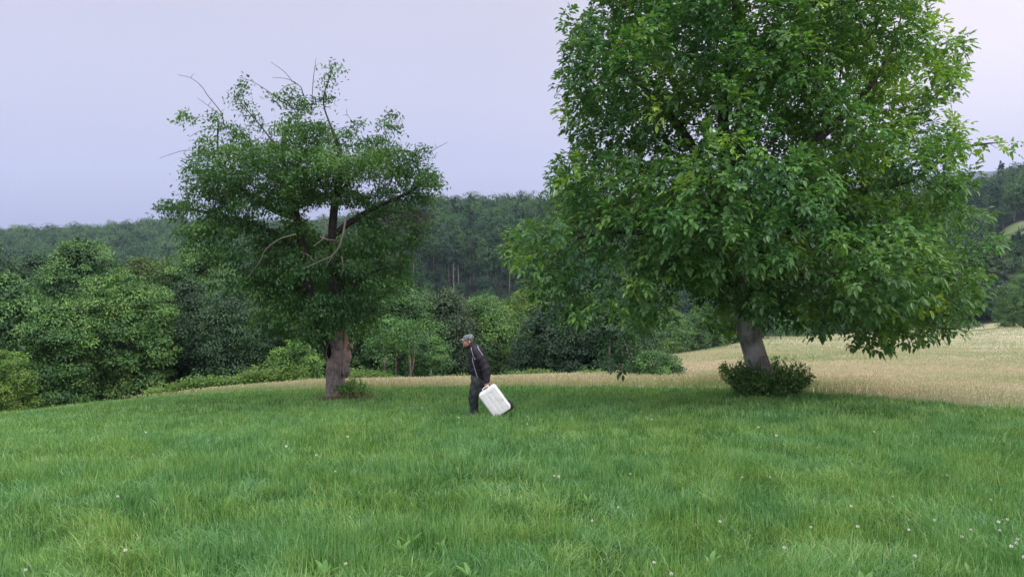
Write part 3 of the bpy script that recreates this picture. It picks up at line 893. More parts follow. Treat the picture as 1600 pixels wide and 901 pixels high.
    for seg, r0 in [([(540, 340), (536, 365), (530, 385), (518, 400), (500, 408), (478, 418)], .030), ([(520, 400), (512, 412), (508, 418)], .014), ([(505, 335), (509, 355), (505, 372), (490, 385)], .03), ([(500, 370), (512, 374), (530, 376)], .02), ([(534, 400), (536, 420), (532, 432)], .02), ([(462, 366), (436, 374), (415, 390), (405, 410), (385, 435)], .017), ([(490, 408), (484, 400), (474, 395)], .012)]:
        dw = MB()
        pts = np.array([P(x, y_, Y0-1.7) for x, y_ in seg])
        tube(dw, *smooth_line(pts, np.linspace(r0, r0*.3, len(pts)), 4), sides=6, wob=.1)
        dw.v = [v-org for v in dw.v]
        tag(dw.obj('dead_branch', M_dead, root, smooth=True), 'bleached dead branch hanging in the crown')
    C = MB()
    ok = ends >= 0
    E = att[ok]
    tw = np.where(need & (fx == 0) & (r < .011) & (par >= 0))[0]
    tw = tw[rng.uniform(0, 1, len(tw)) < .75]
    T = pos[tw]
    thin = np.where((fx > 0) & (fx < .022))[0]
    B = np.vstack([E, T, pos[thin]])
    outw = unit(B-np.array([P(480, 350, Y0)]))
    nl = np.concatenate([np.full(len(E), 74), np.full(len(T), 9), np.full(len(thin), 22)])
    lob = vnoise3(B, .7, 71)
    BB = np.repeat(B, nl, 0); OO = np.repeat(outw, nl, 0); m = len(BB)
    rr = np.clip(.05 + .85*np.repeat(lob, nl)**1.2 + rng.normal(0, .12, m), 0, 1)
    off = rng.normal(0, .135, (m, 3))*[1.2, 1.2, .66]; off[:, 2] -= (off[:, 0]**2+off[:, 1]**2)*.9
    d = unit(OO*.35 + unit(rng.normal(size=(m, 3)))*.7 + [0, 0, -.35])
    nn = unit(rng.normal(0, .5, (m, 3)) + [0, -.1, 1])
    leaves(C, BB+off, d, nn, rng.uniform(.09, .15, m), rng.uniform(.042, .064, m), rr, droop=.1)
    C.v = [v-org for v in C.v]
    C.obj('crown', M_cherry, root)
    print('cherry', len(att), len(pos), len(E), m)
build_walnut()
build_cherry()

# ------------------------------------------------------------------ low shoots round the trunks and shrubs
def shoots(name, x, y, n, h, spread, leaf, mat, label, cat='shrub', group=None, rnd=(.2, .8), stem_r=.007, dead=0.0):
    g = gz(x, y)
    root = empty(name, (x, y, g), label, cat, group)
    S, L = MB(), MB()
    for k in range(n):
        a = rng.uniform(0, 6.28); rr = spread*math.sqrt(rng.uniform())
        b = np.array([rr*math.cos(a)*.6, rr*math.sin(a)*.6, -.03])
        hh = h*rng.uniform(.55, 1.1)*((1-.25*(rr/spread)**2)*(.5 if rr < .35 else 1) if spread > 1 else (1-.45*(rr/spread)**2))
        e = b + np.array([math.cos(a)*rr*.55, math.sin(a)*rr*.55, hh])
        mid = (b+e)/2 + rng.normal(0, .04, 3) + [0, 0, .05]
        pts, rad = smooth_line([b, mid, e], [stem_r, stem_r*.8, .002], 4)
        tube(S, pts, rad, 4, cap=False)
        q = rng.uniform(0, 1, int(hh*48))**.8
        idx = np.clip((q*(len(pts)-1)).astype(int), 1, len(pts)-1)
        bb = pts[idx] + rng.normal(0, .035, (len(idx), 3))
        m = len(bb)
        d = unit(rng.normal(size=(m, 3)) + [0, 0, .25]); nn = unit(rng.normal(0, .5, (m, 3))+[0, 0, 1])
        leaves(L, bb, d, nn, leaf*rng.uniform(.7, 1.2, m), leaf*.5*rng.uniform(.7, 1.2, m), rng.uniform(*rnd, m), six=False, droop=.1)
    S.obj('stems', M_bark_dark, root); L.obj('foliage', mat, root)
    return root
wb = P(1192, 619, 18.0)
shoots('shrub', wb[0]+.02, wb[1]-.12, 300, 1.0, 1.02, .085, M_bush, 'leafy shrub of suckers growing round the foot of the leaning walnut trunk', rnd=(.2, 1.0))
cbp = P(553, 612, 22.0)
shoots('shrub', cbp[0], cbp[1]-.1, 100, .70, .55, .075, M_bush, 'small leafy shrub with rusty dry twigs at the hollow cherry trunk', rnd=(.4, 1.0))
M_dry = leafmat('dry_leaf', (.08, .055, .035), (.17, .125, .08), (.28, .22, .14), trans=.1)
def dry_litter():
    x0, y0 = P(540, 616, 21.6)[:2]
    mb = MB(); n = 1500
    x = x0 + rng.normal(0, .36, n); y = y0 + rng.normal(0, .18, n)
    blades(mb, x, y, rng.uniform(.08, .32, n), np.full(n, .013), rng.uniform(.2, .9, n), rng.uniform(0, 6.28, n), 2, rng.uniform(0, 1, n))
    tag(mb.obj('dry_grass', M_dry), 'rusty brown dead grass round the foot of the cherry tree', 'grass', kind='stuff')
dry_litter()

# ------------------------------------------------------------------ trees along the wood's edge
def cloud(mb, lobes, n_cl, rc, per, leaf, seed_n=6, flat=.7, up=.35, drop=.15, tone=(.2, .8), inner=0, coh=.5):
    """leaf clumps over the surface of a union of ellipsoids [(cx,cy,cz,rx,ry,rz)]"""
    Lb = np.array(lobes, float); C, Rd = Lb[:, :3], Lb[:, 3:]
    ar = (Rd[:, 0]*Rd[:, 2] + Rd[:, 0]*Rd[:, 1] + Rd[:, 1]*Rd[:, 2])
    k = rng.choice(len(C), n_cl*3, p=ar/ar.sum())
    u = unit(rng.normal(size=(n_cl*3, 3)))
    c = C[k] + u*Rd[k]*(rng.uniform(.72, 1.06, n_cl*3))[:, None]
    q = np.min(np.linalg.norm((c[:, None]-C[None])/Rd[None], axis=2), 1)
    sel = np.where(q > .74)[0][:n_cl]
    c, u = c[sel], unit(u[sel]/Rd[k[sel]])
    n = len(c)
    rcs = rc*rng.uniform(.6, 1.35, n)
    t = rng.uniform(*tone, n)
    m = n*per
    cc, uu, rr = np.repeat(c, per, 0), np.repeat(u, per, 0), np.repeat(rcs, per)
    v = unit(rng.normal(size=(m, 3)) + uu*.6)
    off = v*(rr*rng.uniform(.35, 1.05, m))[:, None]*[1, 1, flat]
    p = cc + off
    p[:, 2] -= drop*rr*((off**2).sum(1)/(rr**2))
    d = unit(v*.6 + rng.normal(0, .5, (m, 3)) + [0, 0, -.35])
    nn = unit(uu*coh + v*.7 + rng.normal(0, .45, (m, 3)) + [0, 0, up])
    leaves(mb, p, d, nn, leaf*rng.uniform(.7, 1.25, m), leaf*.55*rng.uniform(.75, 1.2, m), np.clip(np.repeat(t, per) + rng.normal(0, .12, m), 0, 1))
    if inner:  # oversized filler leaves added inside to block light, darkest tone for crown shade
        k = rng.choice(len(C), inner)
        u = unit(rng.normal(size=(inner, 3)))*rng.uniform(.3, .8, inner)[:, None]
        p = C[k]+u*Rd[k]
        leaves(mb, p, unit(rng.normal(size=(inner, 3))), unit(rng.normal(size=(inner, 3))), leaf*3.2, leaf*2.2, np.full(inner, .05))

def crown_lobes(w, h, kind, foot=.04):
    """w,h in metres; crown from foot*h up"""
    lb = [(0, 0, h*.5, w*.30, w*.28, h*.40)]
    if kind == 'round':
        prof = lambda t: math.sin(math.pi*min(1, .12+t*.93))**.6
    elif kind == 'cone':
        prof = lambda t: (1-t)**.8*.95+.08
    elif kind == 'column':
        prof = lambda t: (math.sin(math.pi*min(.97, .2+t*.78)))**.45*.85
    else:
        prof = lambda t: (.75 + .3*math.sin(t*3.1)) * (1-max(0, t-.75)*2.4)
    nl = 27
    if kind in ('round', 'bushy'):
        lb.append((w*rng.uniform(-.06, .06), 0, h*.80, w*.24, w*.24, h*.19))
    for k in range(nl):
        t = (k+.5)/nl
        a = k*2.4 + rng.uniform(-.4, .4)
        pr = prof(t)
        z = h*(foot + (.96-foot)*t)
        rr = w*.5*pr
        s = w*rng.uniform(.10, .20)*(.6+.5*pr)
        off = max(rr-s, 0)*rng.uniform(.62, 1.2)
        sz = s*rng.uniform(.75, 1.15)*(1.0 if kind != 'cone' else .7)
        lb.append((math.cos(a)*off, math.sin(a)*off, min(z, h-sz*.8), s, s, sz))
    return lb

EDGE = [
 # px, top row, foot row, width px, Y, kind, material, leaf size, label
 (22, 432, 646, 150, 39, 'round', 'M', .17, 'mid green bushy tree cut by the left edge of the picture'),
 (-20, 372, 640, 190, 52, 'round', 'D', .19, 'dark tall tree rising behind the bushy tree at the far left edge'),
 (138, 372, 640, 190, 50, 'round', 'M', .18, 'tallest rounded tree of the wood edge on the left'),
 (192, 432, 640, 165, 41, 'bushy', 'L', .17, 'pale green broad tree in front of the tallest rounded tree on the left'),
 (95, 470, 645, 110, 38.5, 'bushy', 'M', .16, 'bushy green tree between the far left tree and the pale broad tree'),
 (10, 548, 652, 90, 34, 'bushy', 'Y', .12, 'yellow green shrub low at the left edge of the picture'),
 (70, 400, 640, 120, 56, 'round', 'D', .2, 'dark tree showing above the gap left of the tallest rounded tree'),
 (236, 402, 630, 140, 54, 'round', 'O', .18, 'olive green tree on the right shoulder of the tallest rounded tree'),
 (318, 385, 620, 200, 55, 'round', 'L', .18, 'broad green tree seen through the left side of the cherry crown'),
 (300, 432, 606, 130, 44, 'cone', 'D', .15, 'dark conifer like tree with layered boughs left of the cherry tree'),
 (365, 455, 603, 125, 42, 'bushy', 'D', .15, 'dark dense bush tree just left of the cherry tree branches'),
 (425, 425, 598, 130, 47, 'round', 'M', .17, 'green tree behind the left half of the cherry tree'),
 (485, 440, 594, 110, 45, 'round', 'D', .16, 'dark tree right behind the cherry trunk'),
 (462, 535, 600, 70, 36, 'bushy', 'L', .11, 'low light green bush at the wood edge left of the cherry trunk'),
 (560, 435, 592, 120, 44, 'bushy', 'M', .15, 'leafy green tree standing behind right of the cherry trunk'),
 (632, 442, 590, 125, 43, 'round', 'M', .15, 'rounded green tree halfway between the cherry tree and the man'),
 (695, 452, 589, 105, 45, 'round', 'G', .15, 'greyish dark green tree just left above the man\'s cap'),
 (668, 520, 590, 70, 38, 'bushy', 'M', .11, 'small dense bush left of the man at the wood edge'),
 (760, 466, 590, 130, 47, 'round', 'L', .15, 'light green rounded tree just right above the man\'s cap'),
 (820, 458, 590, 100, 58, 'round', 'Y', .18, 'bright yellow green tree top between the two big trees'),
 (850, 478, 590, 120, 43, 'cone', 'D', .15, 'dark sloping tree left of the walnut crown overhang'),
 (905, 455, 590, 130, 42, 'round', 'D', .15, 'dark round tree hidden partly by the walnut crown'),
 (960, 480, 591, 110, 41, 'bushy', 'D', .14, 'dark tree beside the wooden hunting ladder'),
 (1022, 553, 590, 66, 34, 'bushy', 'M', .10, 'lone rounded bush right of the wooden hunting ladder'),
 (1040, 574, 592, 38, 33.4, 'bushy', 'M', .09, 'low spreading shrub at the right foot of the lone rounded bush'),
 (1010, 486, 556, 80, 90, 'round', 'L', .22, 'first pale hedge tree behind the hay meadow from the left'),
 (1046, 484, 553, 66, 93, 'round', 'L', .22, 'second hedge tree behind the hay meadow from the left'),
 (1082, 488, 551, 60, 96, 'round', 'M', .22, 'third hedge tree behind the hay meadow from the left'),
 (1116, 492, 549, 56, 99, 'round', 'M', .22, 'fourth hedge tree behind the hay meadow from the left'),
 (1148, 494, 540, 54, 104, 'round', 'M', .22, 'fifth hedge tree half hidden beside the walnut trunk'),
 (1182, 492, 534, 54, 112, 'round', 'D', .22, 'hedge tree behind the walnut trunk'),
 (1230, 488, 530, 70, 126, 'round', 'M', .24, 'tree at the far meadow edge just right of the walnut trunk'),
 (1300, 480, 524, 80, 135, 'round', 'D', .25, 'dark tree at the far meadow edge under the middle of the walnut crown'),
 (1370, 478, 518, 80, 142, 'round', 'M', .25, 'tree at the far meadow edge under the right half of the walnut crown'),
 (1440, 470, 514, 90, 146, 'round', 'D', .25, 'dark tree at the far meadow edge under the right rim of the walnut'),
 (1600, 428, 503, 88, 128, 'round', 'L', .22, 'round light green tree on the far meadow at the right edge'),
 (1478, 400, 505, 80, 168, 'round', 'D', .3, 'dark tree left of the grey pine beyond the far meadow'),
 (1540, 385, 500, 80, 175, 'pine', 'G', .3, 'grey green pine beyond the far meadow near the right edge'),
 (1505, 430, 502, 62, 158, 'bushy', 'D', .26, 'low dark tree at the meadow rim in front of the grey pine'),
 (1556, 440, 502, 60, 156, 'bushy', 'D', .26, 'low dark tree between the grey pine and the round light tree'),
 (1625, 395, 500, 110, 178, 'round', 'M', .3, 'green tree cut by the right edge behind the round light tree'),
 (1582, 405, 500, 60, 182, 'round', 'D', .3, 'slim dark tree above the round light tree on the right'),
]
M_olive = leafmat('olive_leaf', (.034, .068, .022), (.075, .130, .040), (.135, .195, .060), rough=.5, trans=.22, nscale=.5)
M_yellow = leafmat('yellow_green_leaf', (.050, .110, .018), (.100, .185, .030), (.165, .250, .050), rough=.5, trans=.28, nscale=.6)
M_grey = leafmat('grey_green_leaf', (.024, .052, .030), (.048, .088, .048), (.085, .130, .068), rough=.55, trans=.15, nscale=.5)
MATS = {'M': M_edge, 'L': M_edge_light, 'D': M_edge_dark, 'O': M_olive, 'Y': M_yellow, 'G': M_grey}

def wood_trunk(root, h, r, lean=.0, mat=None, top=.75, seedk=0):
    t = MB()
    p, q = smooth_line([(0, 0, -.3), (lean*.3, .05, h*.3), (lean, 0, h*top)], [r, r*.8, r*.3], 4)
    tube(t, p, q, 8, wob=.06)
    for k in range(6):
        z = h*rng.uniform(.25, .7 if r > .04 else .35); a = rng.uniform(0, 6.28); l = h*.22
        tube(t, *smooth_line([(lean*.5, 0, z), (math.cos(a)*l*.6, math.sin(a)*l*.6, z+l*.4), (math.cos(a)*l, math.sin(a)*l, z+l*.9)], [r*.35, r*.22, r*.08], 3), sides=5)
    t.obj('trunk', mat or M_bark_dark, root, smooth=True)

def pine_lobes(w, h):
    lb = []
    for k in range(16):
        t = (k+.5)/16; a = k*2.4
        rr = w*.5*(1-t)**.6
        lb.append((math.cos(a)*rr*.6, math.sin(a)*rr*.6, h*(.25+.72*t), rr*.5+.4, rr*.5+.4, h*.035))
    return lb

for (px, top, foot, wpx, Y, kind, mk, lf, lab) in EDGE:
    b = P(px, foot, Y); g = gz(b[0], b[1])
    h = P(px, top, Y)[2]-g; w = wpx*Y/F*1.1
    small = h < 3.2
    root = empty('shrub' if small else ('pine_tree' if kind == 'pine' else 'broadleaf_tree'), (b[0], b[1], g), lab, 'shrub' if small else 'tree', group='trees and shrubs along the edge of the wood')
    lb = pine_lobes(w, h) if kind == 'pine' else crown_lobes(w, h, kind, foot=.0 if kind != 'round' else .04)
    far = Y > 80
    area = w*h
    ncl = int(np.clip(area*(13 if not far else 9), 120, 900))
    C = MB()
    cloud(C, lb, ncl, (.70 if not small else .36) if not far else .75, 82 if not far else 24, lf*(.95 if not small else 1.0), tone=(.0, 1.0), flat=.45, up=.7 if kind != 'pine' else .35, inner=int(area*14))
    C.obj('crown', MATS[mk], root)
    wood_trunk(root, h, .05+.016*h if not small else .03, top=.75 if not small else .45)

# thin pale stems showing low in the gaps of the wood edge
for px, row, Y, lab in [(600, 588, 37.5, 'leftmost of the thin bare saplings at the dark wood edge'), (640, 588, 37.0, 'forked bare sapling at the wood edge left of the man'), (618, 588, 37.8, 'slim bare sapling between two others at the wood edge')]:
    b = P(px, row, Y); g = gz(b[0], b[1])
    root = empty('sapling', (b[0], b[1], g), lab, 'sapling', group='bare saplings at the wood edge')
    t = MB()
    tube(t, *smooth_line([(0, 0, -.1), (.05, 0, .9), (-.03, 0, 2.4)], [.05, .045, .02], 4), sides=6)
    if 'forked' in lab: tube(t, *smooth_line([(0, 0, .3), (.2, 0, 1.1), (.3, 0, 2.2)], [.04, .035, .02], 4), sides=6)
    t.obj('trunk', M_bark_c, root, smooth=True)
    c = MB(); cloud(c, [(0, 0, 2.6, .7, .7, .7)], 40, .35, 26, .13); c.obj('crown', M_edge, root)

# undergrowth and nettles at the foot of the wood
def undergrowth():
    mb = MB()
    n = 5200
    px = rng.uniform(225, 1010, n)
    lim = np.interp(px, [200, 300, 420, 560, 700, 1010], [30.8, 32.2, 33.6, 35.0, 35.6, 36.2])
    Y = lim + np.abs(rng.normal(0, 1.0, n)) + np.where(px < 420, .5, .5)
    x = (px-800)/F*Y
    g = ground(x, Y)
    hh = rng.uniform(.3, 1.0, n)*np.interp(px, [225, 330, 450, 600, 1010], [.75, 1.05, .85, .55, .45])*(.25+1.5*vnoise(x, Y, 1.3, 80)**1.5)
    per = 12
    t = rng.uniform(.2, 1, (n, per))
    p = np.stack([np.repeat(x, per) + rng.normal(0, .12, n*per), np.repeat(Y, per) + rng.normal(0, .12, n*per), np.repeat(g, per) + (t*hh[:, None]).ravel()], 1)
    m = n*per
    leaves(mb, p, unit(rng.normal(size=(m, 3))+[0, 0, -.1]), unit(rng.normal(0, .4, (m, 3))+[0, -.3, 1]), rng.uniform(.10, .17, m), rng.uniform(.05, .09, m), np.clip(np.repeat(rng.uniform(0, .8, n), per)+rng.normal(0, .1, m), 0, 1))
    tag(mb.obj('undergrowth', M_yellow), 'bright green nettles and brambles at the foot of the wood', 'undergrowth', kind='stuff')
undergrowth()

# ------------------------------------------------------------------ the wooded hillsides
def far_crown(kind, h, w, nq, leaf):
    mb = MB()
    if kind == 'broad':
        lb = [(0, 0, h*.60, w*.44, w*.44, h*.36)]
        for k in range(5):
            a = k*2.4; t = (k+.5)/9
            rr = w*.30*math.sin(math.pi*(.25+.65*t))
            lb.append((math.cos(a)*rr, math.sin(a)*rr, h*(.42+.48*t), w*.19, w*.19, h*.10))
    elif kind == 'tall':
        lb = []
        for k in range(9):
            a = k*2.4; t = (k+.5)/9
            rr = w*.28*math.sin(math.pi*(.2+.7*t))
            lb.append((math.cos(a)*rr, math.sin(a)*rr, h*(.58+.38*t), w*.2, w*.2, h*.05))
    else:
        lb = []
        for k in range(14):
            a = k*2.4; t = (k+.5)/14
            rr = w*.45*(1-t)
            lb.append((math.cos(a)*rr*.6, math.sin(a)*rr*.6, h*(.12+.84*t), rr*.55+.3, rr*.55+.3, h*.03))
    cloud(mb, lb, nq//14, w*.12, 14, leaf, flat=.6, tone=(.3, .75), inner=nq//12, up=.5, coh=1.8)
    return mb
PROTO = {}
for kind, hs, nvar, ws, lf, nq in [('broad', 13.5, 6, 9.2, .60, 2100), ('tall', 21, 4, 7.0, .50, 1200), ('conifer', 15, 2, 6.5, .48, 1500)]:
    PROTO[kind] = []
    for k in range(nvar):
        h, w = hs*rng.uniform(.92, 1.08), ws*rng.uniform(.9, 1.1)
        mb = far_crown(kind, h, w, nq, lf)
        me = mb.mesh('far_crown_mesh', M_far)
        t = MB()
        tube(t, *smooth_line([(0, 0, -2), (rng.uniform(-.3, .3), 0, h*.4), (rng.uniform(-.4, .4), 0, h*.85)], [.24, .19, .08], 3), sides=6)
        if kind == 'tall':
            for q in range(5):
                a = rng.uniform(0, 6.28); z = h*rng.uniform(.35, .6)
                tube(t, [(0, 0, z), (math.cos(a)*.9, math.sin(a)*.9, z+.4)], [.05, .02], 4)
        tm = t.mesh('far_trunk_mesh', M_bark_far, True)
        PROTO[kind].append((me, tm, mb))

def far_tree(kind, var, x, y, s, label, cat, group, name):
    me, tm, _ = PROTO[kind][var]
    r = empty(name, (x, y, gz(x, y)), label, cat, group, rz=rng.uniform(0, 6.28))
    r.scale = (s*rng.uniform(.9, 1.1), s*rng.uniform(.9, 1.1), s)
    for nm, m in (('crown', me), ('trunk', tm)):
        link(bpy.data.objects.new(nm, m), r)

# candidate stand of trees on the hillsides (metres), thinned to an even spacing
def hillside():
    pts = []
    for Y in np.arange(205, 480, 8.2):
        xs = np.arange(-.80*Y, .80*Y, 8.2) + rng.uniform(0, 7)
        for x in xs:
            xx, yy = x+rng.normal(0, 1.6), Y+rng.normal(0, 1.6)
            px = 800+F*xx/yy
            if px > 1535 and 222 < yy < 303: continue
            if px > 1480 and yy < 205: continue
            pts.append((xx, yy, px))
    for Y in np.arange(480, 660, 9):
        for x in np.arange(-.76*Y, -.05*Y, 8.5):
            xx, yy = x+rng.normal(0, 2), Y+rng.normal(0, 2)
            pts.append((xx, yy, 800+F*xx/yy))
    return pts
cand = hillside()
# the bare-stemmed stand in the middle of the hill, seen side on
TALL = []
for k in range(26):
    px = (655, 700, 722, 770, 812)[k % 5] + rng.normal(0, 13); Y = rng.uniform(262, 300)
    TALL.append(((px-800)/F*Y, Y))
vis, mass = [], []
for x, y, px in cand:
    if 650 < px < 800 and 276 < y < 292: continue
    z = gz(x, y)
    row_top = 450.5 - F*((z+13-EYE)*math.cos(PITCH)+y*math.sin(PITCH))/(y*math.cos(PITCH)-(z+13-EYE)*math.sin(PITCH))
    open_ = (600 < px < 860 and row_top < 470) or (px > 1480 and px < 1640 and row_top < 420) or (20 < px < 330 and row_top < 392 and y > 330)
    s = rng.uniform(.72, 1.3)
    if 620 < px < 840 and y < 268: s *= .60 if y < 246 else .52
    if open_: vis.append((px, x, y, s))
    elif -60 < px < 1680: mass.append((x, y, s))
vis.sort(key=lambda q: q[2])
keep, rest = vis[:285], vis[285:]
mass += [(x, y, s) for _, x, y, s in rest]
print('hill: individual', len(keep), 'mass', len(mass))
ci = 0
for px, x, y, s in keep:
    u = rng.uniform()
    if u < .14:
        far_tree('conifer', ci % 2, x, y, s*1.05, 'dark conifer standing among broadleaf trees in the hillside wood', 'conifer', 'conifers in the hillside wood', 'conifer_tree')
    else:
        far_tree('broad', ci % 6, x, y, s, 'rounded broadleaf tree in the dense wood on the far hillside', 'tree', 'broadleaf trees of the hillside wood', 'woodland_tree')
    ci += 1
for k, (x, y) in enumerate(TALL):
    far_tree('tall', k % 4, x, y, rng.uniform(.8, 1.1), 'tall slender tree with bare pale trunk in the middle of the far hillside', 'tree', 'bare stemmed trees on the far hillside', 'slender_tree')
far_tree('conifer', 0, *( (1557-800)/F*395, 395), 1.25, 'lone pointed conifer on the skyline at the right edge', 'conifer', None, 'conifer_tree')

def wood_mass():
    V, Fc, Rn = MB(), None, None
    for k, (x, y, s) in enumerate(mass):
        kind = 'conifer' if rng.uniform() < .12 and y < 400 else 'broad'
        mb = PROTO[kind][k % len(PROTO[kind])][2]
        a = rng.uniform(0, 6.28); c, sn = math.cos(a), math.sin(a)
        if not hasattr(mb, 'cat'):
            vv = np.concatenate(mb.v); ff = np.concatenate(mb.f); rr = np.concatenate(mb.r)
            sub = rng.permutation(len(ff))[:int(len(ff)*.42)]
            ff = ff[sub]; idx = ff.ravel()
            mb.cat = (vv[idx]*1.0, np.arange(len(idx)).reshape(-1, 4), rr[idx])
        vv, ff, rr = mb.cat
        q = np.empty_like(vv)
        q[:, 0] = (vv[:, 0]*c-vv[:, 1]*sn)*s + x; q[:, 1] = (vv[:, 0]*sn+vv[:, 1]*c)*s + y; q[:, 2] = vv[:, 2]*s + gz(x, y)
        V.add(q, ff, np.clip(rr + rng.normal(0, .2), 0, 1))
    tag(V.obj('far_woodland', M_far), 'closed canopy of the wood covering the far hills', 'woodland', kind='stuff')
wood_mass()

# ------------------------------------------------------------------ the man
def person_and_case():
    Yp = 15.2
    f0 = P(742, 648, Yp)
    g = gz(f0[0], f0[1])
    def W(zx, zy, y=0.0):
        """position in the man's own frame from the enlarged crop (406 crop pixels to the metre)"""
        return np.array([(zx-330)/406., y, (785-zy)/406.])
    def capsule(mb, a, b, ra, rb, sides=20, fl=1.0):
        a, b = np.array(a, float), np.array(b, float)
        n = 5
        d = b-a; L = np.linalg.norm(d); d = d/L
        pts, rr = [], []
        for k in range(n):
            t = math.pi/2*(1-k/n); pts.append(a-d*ra*math.sin(t)); rr.append(max(ra*math.cos(t), .002))
        for t in (0, .33, .66, 1): pts.append(a+d*L*t); rr.append(ra*(1-t)+rb*t)
        for k in range(1, n+1):
            t = math.pi/2*k/n; pts.append(b+d*rb*math.sin(t)); rr.append(max(rb*math.cos(t), .002))
        m0 = MB(); tube(m0, pts, rr, sides)
        for v, f in zip(m0.v, m0.f):
            pass
        vv = np.concatenate(m0.v)
        if fl != 1.0:
            c = (a+b)/2; vv[:, 1] = c[1] + (vv[:, 1]-c[1])*fl
        off = 0
        for k, v in enumerate(m0.v):
            m0.v[k] = vv[off:off+len(v)]; off += len(v)
        base = mb.n
        for v, f in zip(m0.v, m0.f):
            mb.v.append(v.astype(np.float32)); mb.f.append(f+base); mb.r.append(np.zeros(len(v), np.float32)); mb.n += len(v)
    def ellipsoid(mb, c, r, rot=0.0, n=14):
        th = np.linspace(.02, math.pi-.02, n); ph = np.arange(n*2)*math.pi/n
        T, Ph = np.meshgrid(th, ph, indexing='ij')
        v = np.stack([np.sin(T)*np.cos(Ph)*r[0], np.sin(T)*np.sin(Ph)*r[1], np.cos(T)*r[2]], -1).reshape(-1, 3)
        c_, s_ = math.cos(rot), math.sin(rot)
        v = np.stack([v[:, 0]*c_-v[:, 2]*s_, v[:, 1], v[:, 0]*s_+v[:, 2]*c_], 1) + np.array(c)
        m = n*2
        i = np.arange(n-1)[:, None]*m; j = np.arange(m)[None]; j2 = (j+1) % m
        f = np.stack([i+j, i+m+j, i+m+j2, i+j2], -1).reshape(-1, 4)
        mb.add(v, f); 
        mb.add(v[:m], np.arange(m)[None, :]); mb.add(v[-m:], np.arange(m)[None, ::-1])
    def fuse(mb, name, mat, parent, voxel, fold=0.0, fs=9.0, smooth_it=3):
        me = mb.mesh(name, mat, True)
        bm = bmesh.new(); bm.from_mesh(me); bmesh.ops.remove_doubles(bm, verts=bm.verts, dist=1e-5); bmesh.ops.recalc_face_normals(bm, faces=bm.faces); bm.to_mesh(me); bm.free()
        o = bpy.data.objects.new(name, me); link(o, parent)
        md = o.modifiers.new('fuse', 'REMESH'); md.mode = 'VOXEL'; md.voxel_size = voxel; md.use_smooth_shade = True
        ms = o.modifiers.new('soft', 'SMOOTH'); ms.iterations = smooth_it; ms.factor = .5
        dg = bpy.context.evaluated_depsgraph_get()
        new = bpy.data.meshes.new_from_object(o.evaluated_get(dg))
        o.modifiers.clear(); o.data = new
        if not new.materials: new.materials.append(mat)
        n = len(new.vertices); co = np.empty(n*3); nr = np.empty(n*3)
        new.vertices.foreach_get('co', co); new.vertices.foreach_get('normal', nr)
        co, nr = co.reshape(-1, 3), nr.reshape(-1, 3)
        if fold:
            q = co*fs
            w = np.sin(q[:, 0]*1.3+q[:, 2]*2.7+np.sin(q[:, 1]*2)*1.3)*.5 + np.sin(q[:, 2]*4.9-q[:, 0]*3.1+q[:, 1]*2)*.35 + np.sin(q[:, 0]*7+q[:, 1]*5+q[:, 2]*1.5)*.2
            co = co + nr*(w*fold)[:, None]
            new.vertices.foreach_set('co', co.ravel())
        new.polygons.foreach_set('use_smooth', np.ones(len(new.polygons), bool))
        new.update()
        return o
    root = empty('person', (f0[0], f0[1], g), 'man in black jacket and grey cap striding left carrying a white case', 'person')
    skin = plain('skin', (.50, .25, .19), rough=.5, var=.08, scale=30)
    jacket = plain('jacket_cloth', (.018, .015, .024), rough=.75, var=.2, scale=20)
    trous = plain('trouser_cloth', (.034, .040, .040), rough=.85, var=.25, scale=9, bump=.2)
    capm = plain('cap_cloth', (.13, .15, .16), rough=.8, var=.5, scale=38)
    white = plain('piping_white', (.62, .62, .68), rough=.5, var=.03)
    hairm = plain('hair_brown', (.10, .075, .06), rough=.7, var=.4, scale=60)
    bootm = plain('boot_leather', (.030, .028, .024), rough=.6, var=.3)
    B = MB()
    # joints (y < 0 is the camera side)
    head = W(276, 172); chin = W(256, 208); neck = W(306, 212); chest = W(338, 290); belly = W(352, 400); pel = W(366, 480)
    sh = [W(352, 246, -.18), W(340, 250, .18)]; el = [W(424, 372, -.25), W(372, 366, .24)]; wr = [W(432, 470, -.30), W(326, 452, .20)]
    hp = [W(352, 495, -.09), W(372, 495, .09)]; kn = [W(320, 632, -.11), W(468, 634, .08)]; an = [W(330, 748, -.10), W(612, 704, .06)]
    # head
    ellipsoid(B, head+[.012, 0, .030], (.098, .076, .098))
    ellipsoid(B, W(262, 185), (.066, .060, .090), rot=.20)
    ellipsoid(B, W(254, 207), (.036, .038, .026))                # chin
    ellipsoid(B, W(258, 198), (.052, .052, .030), rot=.15)       # jaw
    capsule(B, W(240, 168), W(230, 184), .010, .016, 10)         # nose
    ellipsoid(B, W(236, 186), (.012, .019, .010))
    ellipsoid(B, W(241, 197), (.012, .024, .006)); ellipsoid(B, W(243, 202), (.012, .021, .006))   # lips
    ellipsoid(B, W(243, 160), (.016, .054, .010))                # brow
    for sy in (-1, 1):
        ellipsoid(B, W(290, 176, sy*.077), (.020, .012, .033), rot=.15)   # ear
        ellipsoid(B, W(252, 182, sy*.045), (.026, .022, .022))            # cheek
    capsule(B, W(292, 200), neck+[.01, 0, -.04], .060, .068)
    capsule(B, W(330, 258), W(345, 320), .095, .115, fl=1.2); capsule(B, W(345, 320), belly, .12, .125, fl=1.2); capsule(B, belly, pel, .12, .115, fl=1.25)
